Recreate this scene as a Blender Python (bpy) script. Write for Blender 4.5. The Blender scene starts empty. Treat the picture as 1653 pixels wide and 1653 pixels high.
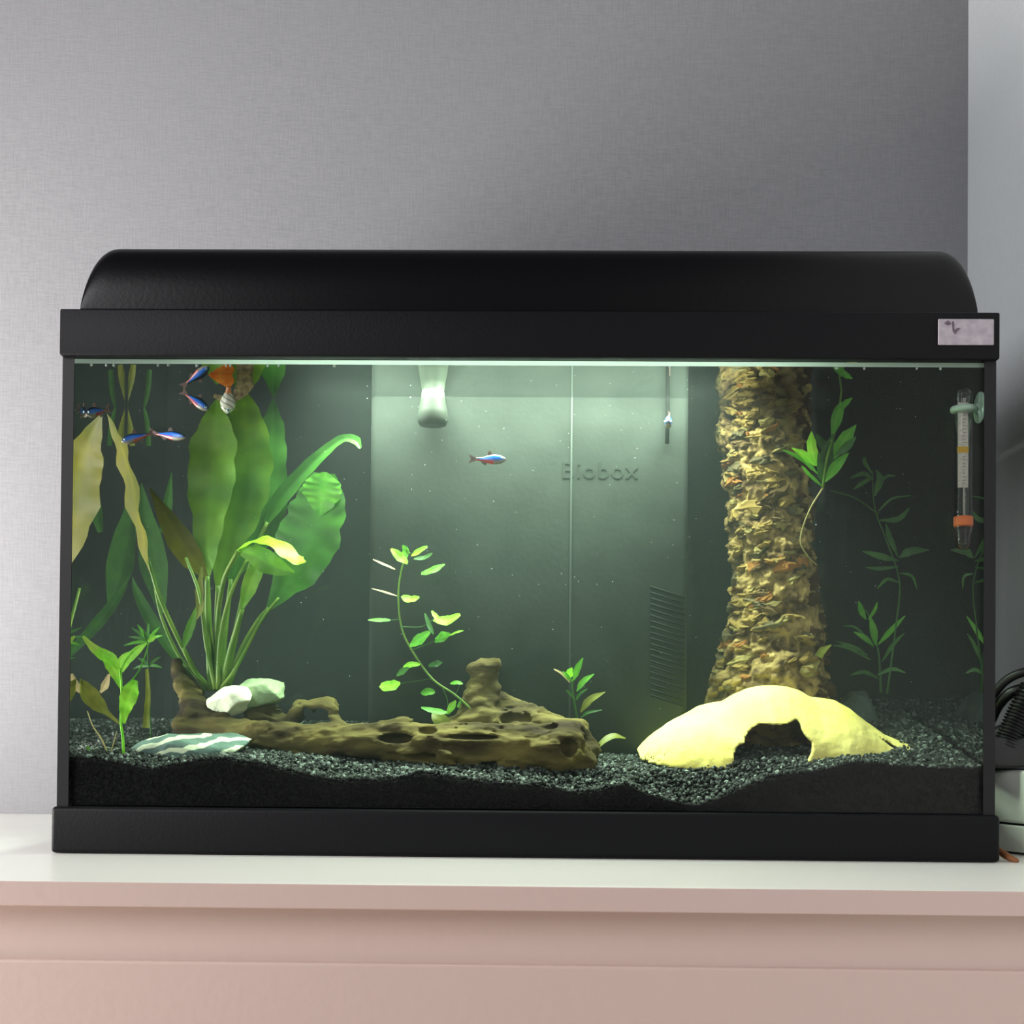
import bpy, bmesh, math, random
import numpy as np
from mathutils import Vector, Matrix

random.seed(7)
rng = np.random.default_rng(7)
S = bpy.context.scene
COL = S.collection

# ------------------------------------------------------------------ camera
CAM = np.array([0.00481, -1.05993, 0.12113])
YAW, PITCH, ROLL, SHIFT = -0.01436, 0.01403, 0.00855, 300.70322
FPX, W = 2000.0, 1653.0


def cam_axes():
    cy, sy = math.cos(YAW), math.sin(YAW)
    cp, sp = math.cos(PITCH), math.sin(PITCH)
    fwd = np.array([sy * cp, cy * cp, sp])
    right = np.array([cy, -sy, 0.0])
    up = np.cross(right, fwd)
    cr, sr = math.cos(ROLL), math.sin(ROLL)
    return cr * right + sr * up, -sr * right + cr * up, fwd


RT, UP, FW = cam_axes()
cd = bpy.data.cameras.new('camera')
cam = bpy.data.objects.new('camera', cd)
COL.objects.link(cam)
cam.matrix_world = Matrix(((RT[0], UP[0], -FW[0], CAM[0]), (RT[1], UP[1], -FW[1], CAM[1]),
                           (RT[2], UP[2], -FW[2], CAM[2]), (0, 0, 0, 1)))
cd.sensor_width = 36
cd.sensor_fit = 'HORIZONTAL'
cd.lens = 36 * FPX / W
cd.shift_y = SHIFT / W
cd.clip_start = 0.02
S.camera = cam

# ------------------------------------------------------------------ world, lights, exposure
wd = bpy.data.worlds.new('world')
S.world = wd
wd.use_nodes = True
wd.node_tree.nodes['Background'].inputs[0].default_value = (0.85, 0.86, 0.95, 1)
wd.node_tree.nodes['Background'].inputs[1].default_value = 0.11


def area(name, loc, target, sx, sy, power, color, spread=180):
    ld = bpy.data.lights.new(name, 'AREA')
    ld.shape = 'RECTANGLE'
    ld.size, ld.size_y = sx, sy
    ld.energy = power
    ld.color = color
    ld.spread = math.radians(spread)
    lo = bpy.data.objects.new(name, ld)
    COL.objects.link(lo)
    lo.location = loc
    d = Vector(target) - Vector(loc)
    lo.rotation_euler = d.to_track_quat('-Z', 'Y').to_euler()
    return lo


# window daylight at left near the back wall, plus an added fill further forward
area('window_and_fill', (-1.25, -0.12, -0.14), (0.1, 0.30, 0.0), 0.55, 0.75, 56.0, (1.0, 0.97, 0.93))
area('window_and_fill', (-1.70, -1.75, 1.15), (0.1, 0.0, -0.05), 1.1, 1.3, 48.0, (0.97, 0.97, 1.0))  # added fill for the cabinet front, no window known here
# the tube under the hood
area('hood_light', (-0.01, 0.078, 0.4590), (-0.01, 0.078, 0.0), 0.38, 0.05, 7.4, (0.91, 1.0, 0.84), 170)

S.view_settings.view_transform = 'Standard'
S.view_settings.look = 'None'
S.view_settings.gamma = 1
S.view_settings.use_curve_mapping = False
S.view_settings.exposure = 0.0
S.cycles.use_denoising = True
S.cycles.denoiser = 'OPENIMAGEDENOISE'
S.cycles.max_bounces = 8
S.cycles.diffuse_bounces = 4
S.cycles.glossy_bounces = 4
S.cycles.transmission_bounces = 6
S.cycles.transparent_max_bounces = 24
S.cycles.volume_bounces = 1
S.cycles.caustics_reflective = False
S.cycles.caustics_refractive = False
S.cycles.sample_clamp_indirect = 4.0
S.cycles.sample_clamp_direct = 0


# ------------------------------------------------------------------ helpers
def P(px, py, Y):
    """point of the world plane at depth Y seen at the photograph's pixel"""
    a, b = (px - W / 2) / FPX, -(py - W / 2 - SHIFT) / FPX
    d = FW + a * RT + b * UP
    t = (Y - CAM[1]) / d[1]
    return CAM + d * t


def PX(n, Y):
    return n * (Y + 1.06) / FPX


def lin(c):
    out = []
    for v in c[:3]:
        v = v / 255.0
        out.append(v / 12.92 if v <= 0.04045 else ((v + 0.055) / 1.055) ** 2.4)
    return (*out, 1.0)


LOC = {}


def wloc(o):
    return LOC.get(o.name, np.zeros(3))


def mesh_of(name, V, F, mat=None, smooth=True, colors=None):
    me = bpy.data.meshes.new(name)
    V = np.asarray(V, dtype=float)
    me.from_pydata(V.tolist(), [], F if isinstance(F, list) else F.tolist())
    if smooth:
        me.shade_smooth()
    if colors is not None:
        at = me.color_attributes.new('tint', 'FLOAT_COLOR', 'POINT')
        at.data.foreach_set('color', np.asarray(colors, dtype=np.float32).ravel())
    if mat:
        me.materials.append(mat)
    return me


def obj(name, V, F, mat, parent=None, smooth=True, colors=None, origin=None):
    """ONE mesh object; V in world coordinates"""
    V = np.asarray(V, dtype=float)
    if parent is None:
        if origin is None:
            origin = np.array([(V[:, 0].min() + V[:, 0].max()) / 2, (V[:, 1].min() + V[:, 1].max()) / 2, V[:, 2].min()])
        base = np.asarray(origin, dtype=float)
    else:
        base = wloc(parent)
    me = mesh_of(name, V - base, F, mat, smooth, colors)
    o = bpy.data.objects.new(name, me)
    COL.objects.link(o)
    if parent is None:
        o.location = base
    else:
        o.parent = parent
    LOC[o.name] = base
    return o


def empty(name, loc):
    o = bpy.data.objects.new(name, None)
    o.empty_display_size = 0.02
    COL.objects.link(o)
    o.location = loc
    LOC[o.name] = np.asarray(loc, dtype=float)
    return o


def tag(o, label=None, cat=None, group=None, kind=None):
    if label:
        o['label'] = label
    if cat:
        o['category'] = cat
    if group:
        o['group'] = group
    if kind:
        o['kind'] = kind
    return o


def bm_data(bm):
    bm.verts.ensure_lookup_table()
    V = np.array([v.co[:] for v in bm.verts])
    F = [[v.index for v in f.verts] for f in bm.faces]
    bm.free()
    return V, F


def box(x0, x1, y0, y1, z0, z1, bev=0.0, seg=3):
    bm = bmesh.new()
    bmesh.ops.create_cube(bm, size=1)
    for v in bm.verts:
        v.co = Vector((x0 + (v.co.x + .5) * (x1 - x0), y0 + (v.co.y + .5) * (y1 - y0), z0 + (v.co.z + .5) * (z1 - z0)))
    if bev:
        bmesh.ops.bevel(bm, geom=bm.edges[:], offset=bev, segments=seg, affect='EDGES', profile=0.5)
    bm.verts.index_update()
    return bm_data(bm)


def join(parts):
    V, F, n = [], [], 0
    for v, f in parts:
        V.append(v)
        F += [[i + n for i in q] for q in f]
        n += len(v)
    return np.concatenate(V), F


def rot(V, M, c):
    return (np.asarray(V) - c) @ np.asarray(M).T + c


def rotz(a):
    c, s = math.cos(a), math.sin(a)
    return np.array([[c, -s, 0], [s, c, 0], [0, 0, 1.0]])


def rotx(a):
    c, s = math.cos(a), math.sin(a)
    return np.array([[1.0, 0, 0], [0, c, -s], [0, s, c]])


def roty(a):
    c, s = math.cos(a), math.sin(a)
    return np.array([[c, 0, s], [0, 1.0, 0], [-s, 0, c]])


def spline(pts, n):
    pts = np.asarray(pts, dtype=float)
    if len(pts) == 2:
        t = np.linspace(0, 1, n)[:, None]
        return pts[0] * (1 - t) + pts[1] * t
    Q = np.vstack([2 * pts[0] - pts[1], pts, 2 * pts[-1] - pts[-2]])
    m = len(pts) - 1
    out = []
    for u in np.linspace(0, m, n):
        i = min(int(u), m - 1)
        t = u - i
        a, b, c, d = Q[i], Q[i + 1], Q[i + 2], Q[i + 3]
        out.append(0.5 * ((2 * b) + (-a + c) * t + (2 * a - 5 * b + 4 * c - d) * t * t + (-a + 3 * b - 3 * c + d) * t ** 3))
    return np.array(out)


def tube(pts, radii, n=None, seg=8, caps=True):
    n = n or max(6, len(pts) * 4)
    C = spline(pts, n)
    if np.isscalar(radii):
        radii = [radii, radii]
    Rr = np.interp(np.linspace(0, 1, n), np.linspace(0, 1, len(radii)), radii)
    T = np.gradient(C, axis=0)
    T /= np.linalg.norm(T, axis=1)[:, None] + 1e-12
    V, F = [], []
    ref = np.array([0.13, 1.0, 0.07])
    for k in range(n):
        a = np.cross(T[k], ref)
        if np.linalg.norm(a) < 1e-3:
            a = np.cross(T[k], np.array([1.0, 0, 0]))
        a /= np.linalg.norm(a)
        b = np.cross(T[k], a)
        for j in range(seg):
            th = 2 * math.pi * j / seg
            V.append(C[k] + Rr[k] * (math.cos(th) * a + math.sin(th) * b))
    for k in range(n - 1):
        for j in range(seg):
            F.append([k * seg + j, k * seg + (j + 1) % seg, (k + 1) * seg + (j + 1) % seg, (k + 1) * seg + j])
    if caps:
        F.append(list(range(seg))[::-1])
        F.append([(n - 1) * seg + j for j in range(seg)])
    return np.array(V), F


def lathe(c, prof, seg=24, axis='z'):
    """prof: (radius, height) list round a vertical axis through c"""
    V, F = [], []
    for r, z in prof:
        for j in range(seg):
            th = 2 * math.pi * j / seg
            V.append((r * math.cos(th), r * math.sin(th), z))
    n = len(prof)
    for k in range(n - 1):
        for j in range(seg):
            F.append([k * seg + j, k * seg + (j + 1) % seg, (k + 1) * seg + (j + 1) % seg, (k + 1) * seg + j])
    F.append(list(range(seg))[::-1])
    F.append([(n - 1) * seg + j for j in range(seg)])
    V = np.array(V)
    if axis == 'x':
        V = V[:, [2, 0, 1]]
    if axis == 'y':
        V = V[:, [1, 2, 0]]
    return V + np.asarray(c), F


# vectorised value noise
def _hash(i, j, k, s):
    h = (i * 374761393 + j * 668265263 + k * 2147483647 + s * 1274126177) & 0xFFFFFFFF
    h = ((h ^ (h >> 13)) * 1274126177) & 0xFFFFFFFF
    h = h ^ (h >> 16)
    return (h & 0xFFFF) / 65535.0


def vnoise(x, y, z, s=0):
    xi, yi, zi = np.floor(x).astype(np.int64), np.floor(y).astype(np.int64), np.floor(z).astype(np.int64)
    fx, fy, fz = x - xi, y - yi, z - zi
    fx, fy, fz = fx * fx * (3 - 2 * fx), fy * fy * (3 - 2 * fy), fz * fz * (3 - 2 * fz)
    r = 0
    for a in (0, 1):
        for b in (0, 1):
            for c in (0, 1):
                w = (fx if a else 1 - fx) * (fy if b else 1 - fy) * (fz if c else 1 - fz)
                r = r + w * _hash(xi + a, yi + b, zi + c, s)
    return r * 2 - 1


def fbm(x, y, z, o=3, s=0):
    r, a = 0, 1.0
    for k in range(o):
        r = r + a * vnoise(x * 2 ** k, y * 2 ** k, z * 2 ** k, s + k * 17)
        a *= 0.5
    return r


def surface_nets(f, lo, hi, h):
    lo, hi = np.array(lo, float), np.array(hi, float)
    n = np.ceil((hi - lo) / h).astype(int) + 1
    xs, ys, zs = [lo[k] + h * np.arange(n[k]) for k in range(3)]
    X, Y, Z = np.meshgrid(xs, ys, zs, indexing='ij')
    v = f(X, Y, Z)
    ins = v < 0
    nx, ny, nz = n - 1
    acc = np.zeros((nx, ny, nz, 3))
    cnt = np.zeros((nx, ny, nz))
    corners = [(a, b, c) for a in (0, 1) for b in (0, 1) for c in (0, 1)]
    for p in corners:
        for ax in range(3):
            if p[ax] == 0:
                q = list(p)
                q[ax] = 1
                va = v[p[0]:p[0] + nx, p[1]:p[1] + ny, p[2]:p[2] + nz]
                vb = v[q[0]:q[0] + nx, q[1]:q[1] + ny, q[2]:q[2] + nz]
                cr = (va < 0) != (vb < 0)
                t = np.where(cr, va / np.where(cr, va - vb, 1), 0)
                for k in range(3):
                    acc[..., k] += np.where(cr, (t if k == ax else p[k]), 0)
                cnt += cr
    act = cnt > 0
    idx = -np.ones(act.shape, dtype=np.int64)
    idx[act] = np.arange(act.sum())
    cell = np.argwhere(act)
    V = lo + h * (cell + acc[act] / cnt[act][:, None])
    F = []
    for ax in range(3):
        o1, o2 = [k for k in range(3) if k != ax]
        sl_a = [slice(None)] * 3
        sl_b = [slice(None)] * 3
        sl_a[ax] = slice(0, n[ax] - 1)
        sl_b[ax] = slice(1, n[ax])
        cr = ins[tuple(sl_a)] != ins[tuple(sl_b)]
        e = np.argwhere(cr)
        e = e[(e[:, o1] > 0) & (e[:, o2] > 0) & (e[:, o1] < n[o1] - 1) & (e[:, o2] < n[o2] - 1)]

        def g(d1, d2):
            q = e.copy()
            q[:, o1] += d1
            q[:, o2] += d2
            return idx[q[:, 0], q[:, 1], q[:, 2]]
        quad = np.stack([g(-1, -1), g(0, -1), g(0, 0), g(-1, 0)], 1)
        s = ins[tuple(e.T)]
        if ax == 1:
            s = ~s
        quad[~s] = quad[~s][:, ::-1]
        F.append(quad)
    F = np.concatenate(F)
    F = F[(F >= 0).all(1)]
    return V, F


# ------------------------------------------------------------------ materials
def newmat(name):
    m = bpy.data.materials.new(name)
    m.use_nodes = True
    nt = m.node_tree
    return m, nt, nt.nodes['Principled BSDF'], nt.nodes['Material Output']


def setspec(b, v):
    b.inputs['Specular IOR Level'].default_value = v


def mat(name, c, rough=0.5, spec=0.5, metal=0.0, vary=0.0, scale=40.0, c2=None, bump=0.0, bscale=200.0, stretch=(1, 1, 1), coat=0):
    m, nt, b, out = newmat(name)
    b.inputs['Base Color'].default_value = lin(c)
    b.inputs['Roughness'].default_value = rough
    b.inputs['Metallic'].default_value = metal
    if coat:
        b.inputs['Coat Weight'].default_value = coat
    setspec(b, spec)
    if c2 is not None or bump:
        tc = nt.nodes.new('ShaderNodeTexCoord')
        mp = nt.nodes.new('ShaderNodeMapping')
        mp.inputs['Scale'].default_value = stretch
        nt.links.new(tc.outputs['Object'], mp.inputs['Vector'])
    if c2 is not None:
        nz = nt.nodes.new('ShaderNodeTexNoise')
        nz.inputs['Scale'].default_value = scale
        nz.inputs['Detail'].default_value = 5
        nt.links.new(mp.outputs[0], nz.inputs['Vector'])
        cr = nt.nodes.new('ShaderNodeValToRGB')
        cr.color_ramp.elements[0].position = 0.36
        cr.color_ramp.elements[1].position = 0.66
        cr.color_ramp.elements[0].color = lin(c)
        cr.color_ramp.elements[1].color = lin(c2)
        nt.links.new(nz.outputs['Fac'], cr.inputs[0])
        nt.links.new(cr.outputs[0], b.inputs['Base Color'])
    if bump:
        n2 = nt.nodes.new('ShaderNodeTexNoise')
        n2.inputs['Scale'].default_value = bscale
        n2.inputs['Detail'].default_value = 4
        nt.links.new(mp.outputs[0], n2.inputs['Vector'])
        bp = nt.nodes.new('ShaderNodeBump')
        bp.inputs['Strength'].default_value = bump
        bp.inputs['Distance'].default_value = 0.002
        nt.links.new(n2.outputs['Fac'], bp.inputs['Height'])
        nt.links.new(bp.outputs[0], b.inputs['Normal'])
    return m


def wall_mat(name, c, c2, c3):
    """woven wallpaper: fine threads both ways"""
    m, nt, b, out = newmat(name)
    b.inputs['Roughness'].default_value = 0.85
    setspec(b, 0.2)
    tc = nt.nodes.new('ShaderNodeTexCoord')
    hs = []
    for k, st in enumerate(((500, 500, 45), (90, 90, 600))):
        mp = nt.nodes.new('ShaderNodeMapping')
        mp.inputs['Scale'].default_value = st
        nz = nt.nodes.new('ShaderNodeTexNoise')
        nz.inputs['Scale'].default_value = 1.0
        nz.inputs['Detail'].default_value = 3
        nt.links.new(tc.outputs['Object'], mp.inputs[0])
        nt.links.new(mp.outputs[0], nz.inputs['Vector'])
        hs.append(nz)
    mx = nt.nodes.new('ShaderNodeMath')
    mx.operation = 'ADD'
    nt.links.new(hs[0].outputs['Fac'], mx.inputs[0])
    nt.links.new(hs[1].outputs['Fac'], mx.inputs[1])
    big = nt.nodes.new('ShaderNodeTexNoise')
    big.inputs['Scale'].default_value = 3.0
    big.inputs['Detail'].default_value = 2
    nt.links.new(tc.outputs['Object'], big.inputs['Vector'])
    cr = nt.nodes.new('ShaderNodeValToRGB')
    cr.color_ramp.elements[0].position = 0.32
    cr.color_ramp.elements[1].position = 0.68
    cr.color_ramp.elements[0].color = lin(c)
    cr.color_ramp.elements[1].color = lin(c2)
    half = nt.nodes.new('ShaderNodeMath')
    half.operation = 'MULTIPLY'
    half.inputs[1].default_value = 0.5
    nt.links.new(mx.outputs[0], half.inputs[0])
    nt.links.new(half.outputs[0], cr.inputs[0])
    mix = nt.nodes.new('ShaderNodeMix')
    mix.data_type = 'RGBA'
    mix.inputs[7].default_value = lin(c3)
    nt.links.new(big.outputs['Fac'], mix.inputs[0])
    nt.links.new(cr.outputs[0], mix.inputs[6])
    nt.links.new(mix.outputs[2], b.inputs['Base Color'])
    bp = nt.nodes.new('ShaderNodeBump')
    bp.inputs['Strength'].default_value = 0.3
    bp.inputs['Distance'].default_value = 0.001
    nt.links.new(mx.outputs[0], bp.inputs['Height'])
    nt.links.new(bp.outputs[0], b.inputs['Normal'])
    return m


def leaf_mat(name, c, c2, tr=0.45, scale=30, rough=0.45):
    m, nt, b, out = newmat(name)
    b.inputs['Roughness'].default_value = rough
    setspec(b, 0.35)
    tc = nt.nodes.new('ShaderNodeTexCoord')
    nz = nt.nodes.new('ShaderNodeTexNoise')
    nz.inputs['Scale'].default_value = scale
    nz.inputs['Detail'].default_value = 4
    nt.links.new(tc.outputs['Object'], nz.inputs['Vector'])
    cr = nt.nodes.new('ShaderNodeValToRGB')
    cr.color_ramp.elements[0].position = 0.35
    cr.color_ramp.elements[1].position = 0.68
    cr.color_ramp.elements[0].color = lin(c)
    cr.color_ramp.elements[1].color = lin(c2)
    nt.links.new(nz.outputs['Fac'], cr.inputs[0])
    # paler midrib and veins carried by the mesh's tint attribute
    at = nt.nodes.new('ShaderNodeAttribute')
    at.attribute_name = 'tint'
    mx = nt.nodes.new('ShaderNodeMix')
    mx.data_type = 'RGBA'
    mx.blend_type = 'MULTIPLY'
    mx.inputs[0].default_value = 1
    nt.links.new(cr.outputs[0], mx.inputs[6])
    nt.links.new(at.outputs['Color'], mx.inputs[7])
    nt.links.new(mx.outputs[2], b.inputs['Base Color'])
    tl = nt.nodes.new('ShaderNodeBsdfTranslucent')
    nt.links.new(mx.outputs[2], tl.inputs['Color'])
    ms = nt.nodes.new('ShaderNodeMixShader')
    ms.inputs[0].default_value = tr
    nt.links.new(b.outputs[0], ms.inputs[1])
    nt.links.new(tl.outputs[0], ms.inputs[2])
    nt.links.new(ms.outputs[0], out.inputs['Surface'])
    return m


def attr_mat(name, rough=0.4, spec=0.5, mul=None, bump=0.0, bscale=300, metal=0.0):
    m, nt, b, out = newmat(name)
    b.inputs['Roughness'].default_value = rough
    b.inputs['Metallic'].default_value = metal
    setspec(b, spec)
    at = nt.nodes.new('ShaderNodeAttribute')
    at.attribute_name = 'tint'
    nt.links.new(at.outputs['Color'], b.inputs['Base Color'])
    if bump:
        tc = nt.nodes.new('ShaderNodeTexCoord')
        n2 = nt.nodes.new('ShaderNodeTexNoise')
        n2.inputs['Scale'].default_value = bscale
        n2.inputs['Detail'].default_value = 4
        nt.links.new(tc.outputs['Object'], n2.inputs['Vector'])
        bp = nt.nodes.new('ShaderNodeBump')
        bp.inputs['Strength'].default_value = bump
        bp.inputs['Distance'].default_value = 0.002
        nt.links.new(n2.outputs['Fac'], bp.inputs['Height'])
        nt.links.new(bp.outputs[0], b.inputs['Normal'])
    return m


def clear_mat(name, ior, rough=0.0, tint=(1, 1, 1, 1), volume=None, leak=0.0, soft=0.0):
    """clear pane or water boundary: Fresnel mix of a mirror and straight transmission"""
    m = bpy.data.materials.new(name)
    m.use_nodes = True
    nt = m.node_tree
    nt.nodes.clear()
    out = nt.nodes.new('ShaderNodeOutputMaterial')
    fr = nt.nodes.new('ShaderNodeFresnel')
    fr.inputs['IOR'].default_value = ior
    tr = nt.nodes.new('ShaderNodeBsdfTransparent')
    tr.inputs['Color'].default_value = tint
    gl = nt.nodes.new('ShaderNodeBsdfGlossy')
    gl.inputs['Roughness'].default_value = rough
    ms = nt.nodes.new('ShaderNodeMixShader')
    if soft:
        # seen from the dry side the wet glass hardly mirrors at all
        ge = nt.nodes.new('ShaderNodeNewGeometry')
        mr = nt.nodes.new('ShaderNodeMapRange')
        mr.inputs['To Min'].default_value = soft
        mu = nt.nodes.new('ShaderNodeMath')
        mu.operation = 'MULTIPLY'
        nt.links.new(ge.outputs['Backfacing'], mr.inputs['Value'])
        nt.links.new(mr.outputs[0], mu.inputs[0])
        nt.links.new(fr.outputs[0], mu.inputs[1])
        nt.links.new(mu.outputs[0], ms.inputs[0])
    elif leak:
        # a thin pane never shuts light in as a solid block would: some always passes
        mn = nt.nodes.new('ShaderNodeMath')
        mn.operation = 'MINIMUM'
        mn.inputs[1].default_value = 1 - leak
        nt.links.new(fr.outputs[0], mn.inputs[0])
        nt.links.new(mn.outputs[0], ms.inputs[0])
    else:
        nt.links.new(fr.outputs[0], ms.inputs[0])
    nt.links.new(tr.outputs[0], ms.inputs[1])
    nt.links.new(gl.outputs[0], ms.inputs[2])
    nt.links.new(ms.outputs[0], out.inputs['Surface'])
    if volume:
        sc = nt.nodes.new('ShaderNodeVolumeScatter')
        sc.inputs['Color'].default_value = volume[0]
        sc.inputs['Density'].default_value = volume[1]
        sc.inputs['Anisotropy'].default_value = 0.1
        ab = nt.nodes.new('ShaderNodeVolumeAbsorption')
        ab.inputs['Color'].default_value = volume[2]
        ab.inputs['Density'].default_value = volume[3]
        ad = nt.nodes.new('ShaderNodeAddShader')
        nt.links.new(sc.outputs[0], ad.inputs[0])
        nt.links.new(ab.outputs[0], ad.inputs[1])
        nt.links.new(ad.outputs[0], out.inputs['Volume'])
    return m


M = {}
M['wall'] = wall_mat('wallpaper_grey', (121, 121, 123), (143, 142, 144), (131, 131, 134))
M['wall_r'] = wall_mat('wallpaper_pale', (208, 212, 212), (222, 226, 226), (215, 220, 220))
M['floor'] = mat('floor_wood', (120, 90, 65), 0.5, c2=(150, 118, 88), scale=8, stretch=(1, 8, 1))
M['cab'] = mat('painted_board', (190, 168, 160), 0.42, 0.35, bump=0.08, bscale=120)
M['cabtop'] = mat('painted_top', (246, 243, 236), 0.30, 0.4, bump=0.04, bscale=120)
M['black'] = mat('black_plastic', (12, 12, 15), 0.5, 0.13, bump=0.12, bscale=500)
M['blacklid'] = mat('black_lid_plastic', (7, 6, 8), 0.32, 0.2, bump=0.05, bscale=300)
M['silicone'] = mat('black_silicone', (12, 12, 13), 0.5, 0.3)
M['backfilm'] = mat('back_film', (12, 16, 16), 0.85, 0.1)
M['badge'] = mat('silver_badge', (150, 142, 150), 0.45, 0.5, metal=0.35, c2=(170, 160, 166), scale=150)
M['badge_mark'] = mat('badge_mark', (92, 80, 88), 0.6, 0.3)
M['glass'] = clear_mat('pane_glass', 1.15, leak=0.25)
M['side_glass'] = clear_mat('side_pane_glass', 1.18, leak=0.9)
M['water'] = clear_mat('tank_water', 1.33, soft=0.2, volume=((0.78, 1.0, 0.94, 1), 0.17, (0.55, 0.95, 0.75, 1), 0.9))
M['filter'] = mat('filter_plastic', (42, 49, 44), 0.8, 0.10, c2=(33, 40, 35), scale=18, bump=0.1)
M['filter_dark'] = mat('filter_groove', (20, 24, 22), 0.8, 0.1)
M['seam'] = mat('filter_seam', (50, 60, 54), 0.6, 0.3)
M['spout'] = mat('outlet_plastic', (48, 58, 48), 0.5, 0.4)
M['cave'] = mat('cave_clay', (244, 232, 124), 0.8, 0.15, c2=(250, 242, 146), scale=25, bump=0.5, bscale=120)
M['wood'] = mat('driftwood', (46, 38, 24), 0.85, 0.15, c2=(112, 103, 56), scale=28, stretch=(0.5, 1, 1.6), bump=0.8, bscale=120)
M['slate'] = mat('slate_grey', (110, 138, 126), 0.7, 0.3, c2=(90, 118, 106), scale=60, bump=0.6, bscale=150)
M['white_stone'] = mat('pale_stone', (228, 232, 205), 0.8, 0.2, c2=(206, 214, 184), scale=60, bump=0.7, bscale=120)
M['green_stone'] = mat('pale_green_stone', (172, 196, 150), 0.8, 0.2, c2=(132, 158, 118), scale=60, bump=0.7, bscale=140)
M['grey_stone'] = mat('grey_stone', (98, 112, 104), 0.8, 0.2, c2=(80, 94, 88), scale=50, bump=0.6, bscale=120)
M['teal_stone'] = mat('teal_stone', (120, 160, 140), 0.8, 0.2, c2=(92, 130, 112), scale=60, bump=0.6, bscale=120)
M['gravel'] = attr_mat('gravel', 0.6, 0.15)
M['sand'] = mat('gravel_bed', (12, 12, 12), 0.9, 0.08, c2=(24, 24, 24), scale=350, bump=0.9, bscale=420)
M['bark_core'] = mat('bark_core', (74, 58, 36), 0.9, 0.15, c2=(172, 150, 92), scale=60, bump=1.0, bscale=200)
BARK = [mat('bark_%s' % n, a, 0.85, 0.15, c2=b_, scale=130, bump=0.9, bscale=260) for n, a, b_ in (
    ('ochre', (200, 172, 96), (168, 142, 78)), ('straw', (206, 190, 118), (160, 148, 90)),
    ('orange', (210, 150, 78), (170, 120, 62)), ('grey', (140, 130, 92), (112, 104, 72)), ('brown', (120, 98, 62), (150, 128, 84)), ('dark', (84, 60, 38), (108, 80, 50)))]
M['sword_yellow'] = leaf_mat('sword_leaf_yellow', (88, 96, 8), (118, 116, 12), 0.45, 25)
M['sword_green'] = leaf_mat('sword_leaf_green', (84, 140, 36), (124, 170, 44), 0.5, 22)
M['sword_dark'] = leaf_mat('sword_leaf_dark', (58, 118, 44), (84, 150, 52), 0.5, 22)
M['sword_bright'] = leaf_mat('sword_leaf_bright', (140, 222, 40), (170, 240, 60), 0.4, 30)
M['stem_green'] = leaf_mat('stem_green', (86, 130, 44), (120, 150, 60), 0.3, 40)
M['stem_tan'] = leaf_mat('stem_tan', (150, 146, 84), (176, 166, 104), 0.2, 60)
M['bright'] = leaf_mat('leaf_bright', (120, 205, 50), (164, 226, 70), 0.45, 60)
M['mid'] = leaf_mat('leaf_mid', (84, 160, 50), (112, 184, 62), 0.45, 60)
M['dim'] = leaf_mat('leaf_dim', (52, 96, 44), (66, 116, 48), 0.45, 60)
M['olive'] = leaf_mat('leaf_olive', (110, 122, 44), (136, 144, 58), 0.4, 60)
M['tan'] = leaf_mat('leaf_tan', (176, 160, 106), (206, 190, 140), 0.3, 60)
M['fish'] = attr_mat('fish_skin', 0.28, 0.7)
M['fin'] = leaf_mat('fish_fin', (150, 120, 110), (120, 110, 110), 0.5, 200)
M['fin_orange'] = leaf_mat('fish_fin_orange', (235, 130, 24), (250, 178, 60), 0.5, 220)
M['fin_beige'] = leaf_mat('fish_fin_beige', (196, 184, 130), (120, 112, 84), 0.5, 260)
M['eye'] = mat('fish_eye', (8, 8, 8), 0.1, 0.8)
M['eye_ring'] = mat('fish_eye_ring', (190, 225, 235), 0.2, 0.8, metal=0.3)
M['tubeglass'] = clear_mat('thermometer_glass', 1.42)
M['scale'] = mat('scale_paper', (225, 222, 205), 0.6, 0.3, c2=(205, 200, 186), scale=400)
M['scale_ink'] = mat('scale_ink', (130, 124, 110), 0.7, 0.2)
M['scale_yellow'] = mat('scale_yellow', (220, 176, 40), 0.6, 0.3)
M['orange'] = mat('orange_ring', (240, 128, 66), 0.5, 0.4)
M['shot'] = mat('ballast', (30, 28, 26), 0.5, 0.5)
M['cup'] = mat('clip_rubber', (190, 222, 200), 0.3, 0.5)
M['cap'] = mat('capillary', (170, 170, 160), 0.3, 0.5)
M['whiteplastic'] = mat('white_plastic', (228, 232, 222), 0.35, 0.5)
M['cable'] = mat('black_cable', (20, 20, 22), 0.4, 0.5)
M['brown'] = mat('brown_wood', (130, 84, 50), 0.6, 0.3)
M['yleaf'] = leaf_mat('leaf_yellow', (230, 210, 60), (250, 235, 90), 0.4, 60)
M['bubble'] = mat('bubble_skin', (225, 240, 232), 0.15, 0.8)
m, nt, b, out = newmat('lamp_tube_glow')
b.inputs['Emission Color'].default_value = (0.94, 1, 0.86, 1)
b.inputs['Emission Strength'].default_value = 4.0
M['lamp'] = m
# the ledge is an added frosted strip, standing in for the lit waterline
m, nt, b, out = newmat('frosted_waterline')
b.inputs['Base Color'].default_value = (0.85, 0.95, 0.9, 1)
b.inputs['Roughness'].default_value = 0.6
tl = nt.nodes.new('ShaderNodeBsdfTranslucent')
tl.inputs['Color'].default_value = (0.85, 0.97, 0.92, 1)
ms = nt.nodes.new('ShaderNodeMixShader')
ms.inputs[0].default_value = 0.8
nt.links.new(b.outputs[0], ms.inputs[1])
nt.links.new(tl.outputs[0], ms.inputs[2])
nt.links.new(ms.outputs[0], out.inputs['Surface'])
M['waterline_strip'] = m

# ------------------------------------------------------------------ the room
XW, YW = 0.517, 0.402
FLOOR = -0.80


def struct(o, name=None):
    o['kind'] = 'structure'
    return o


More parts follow.
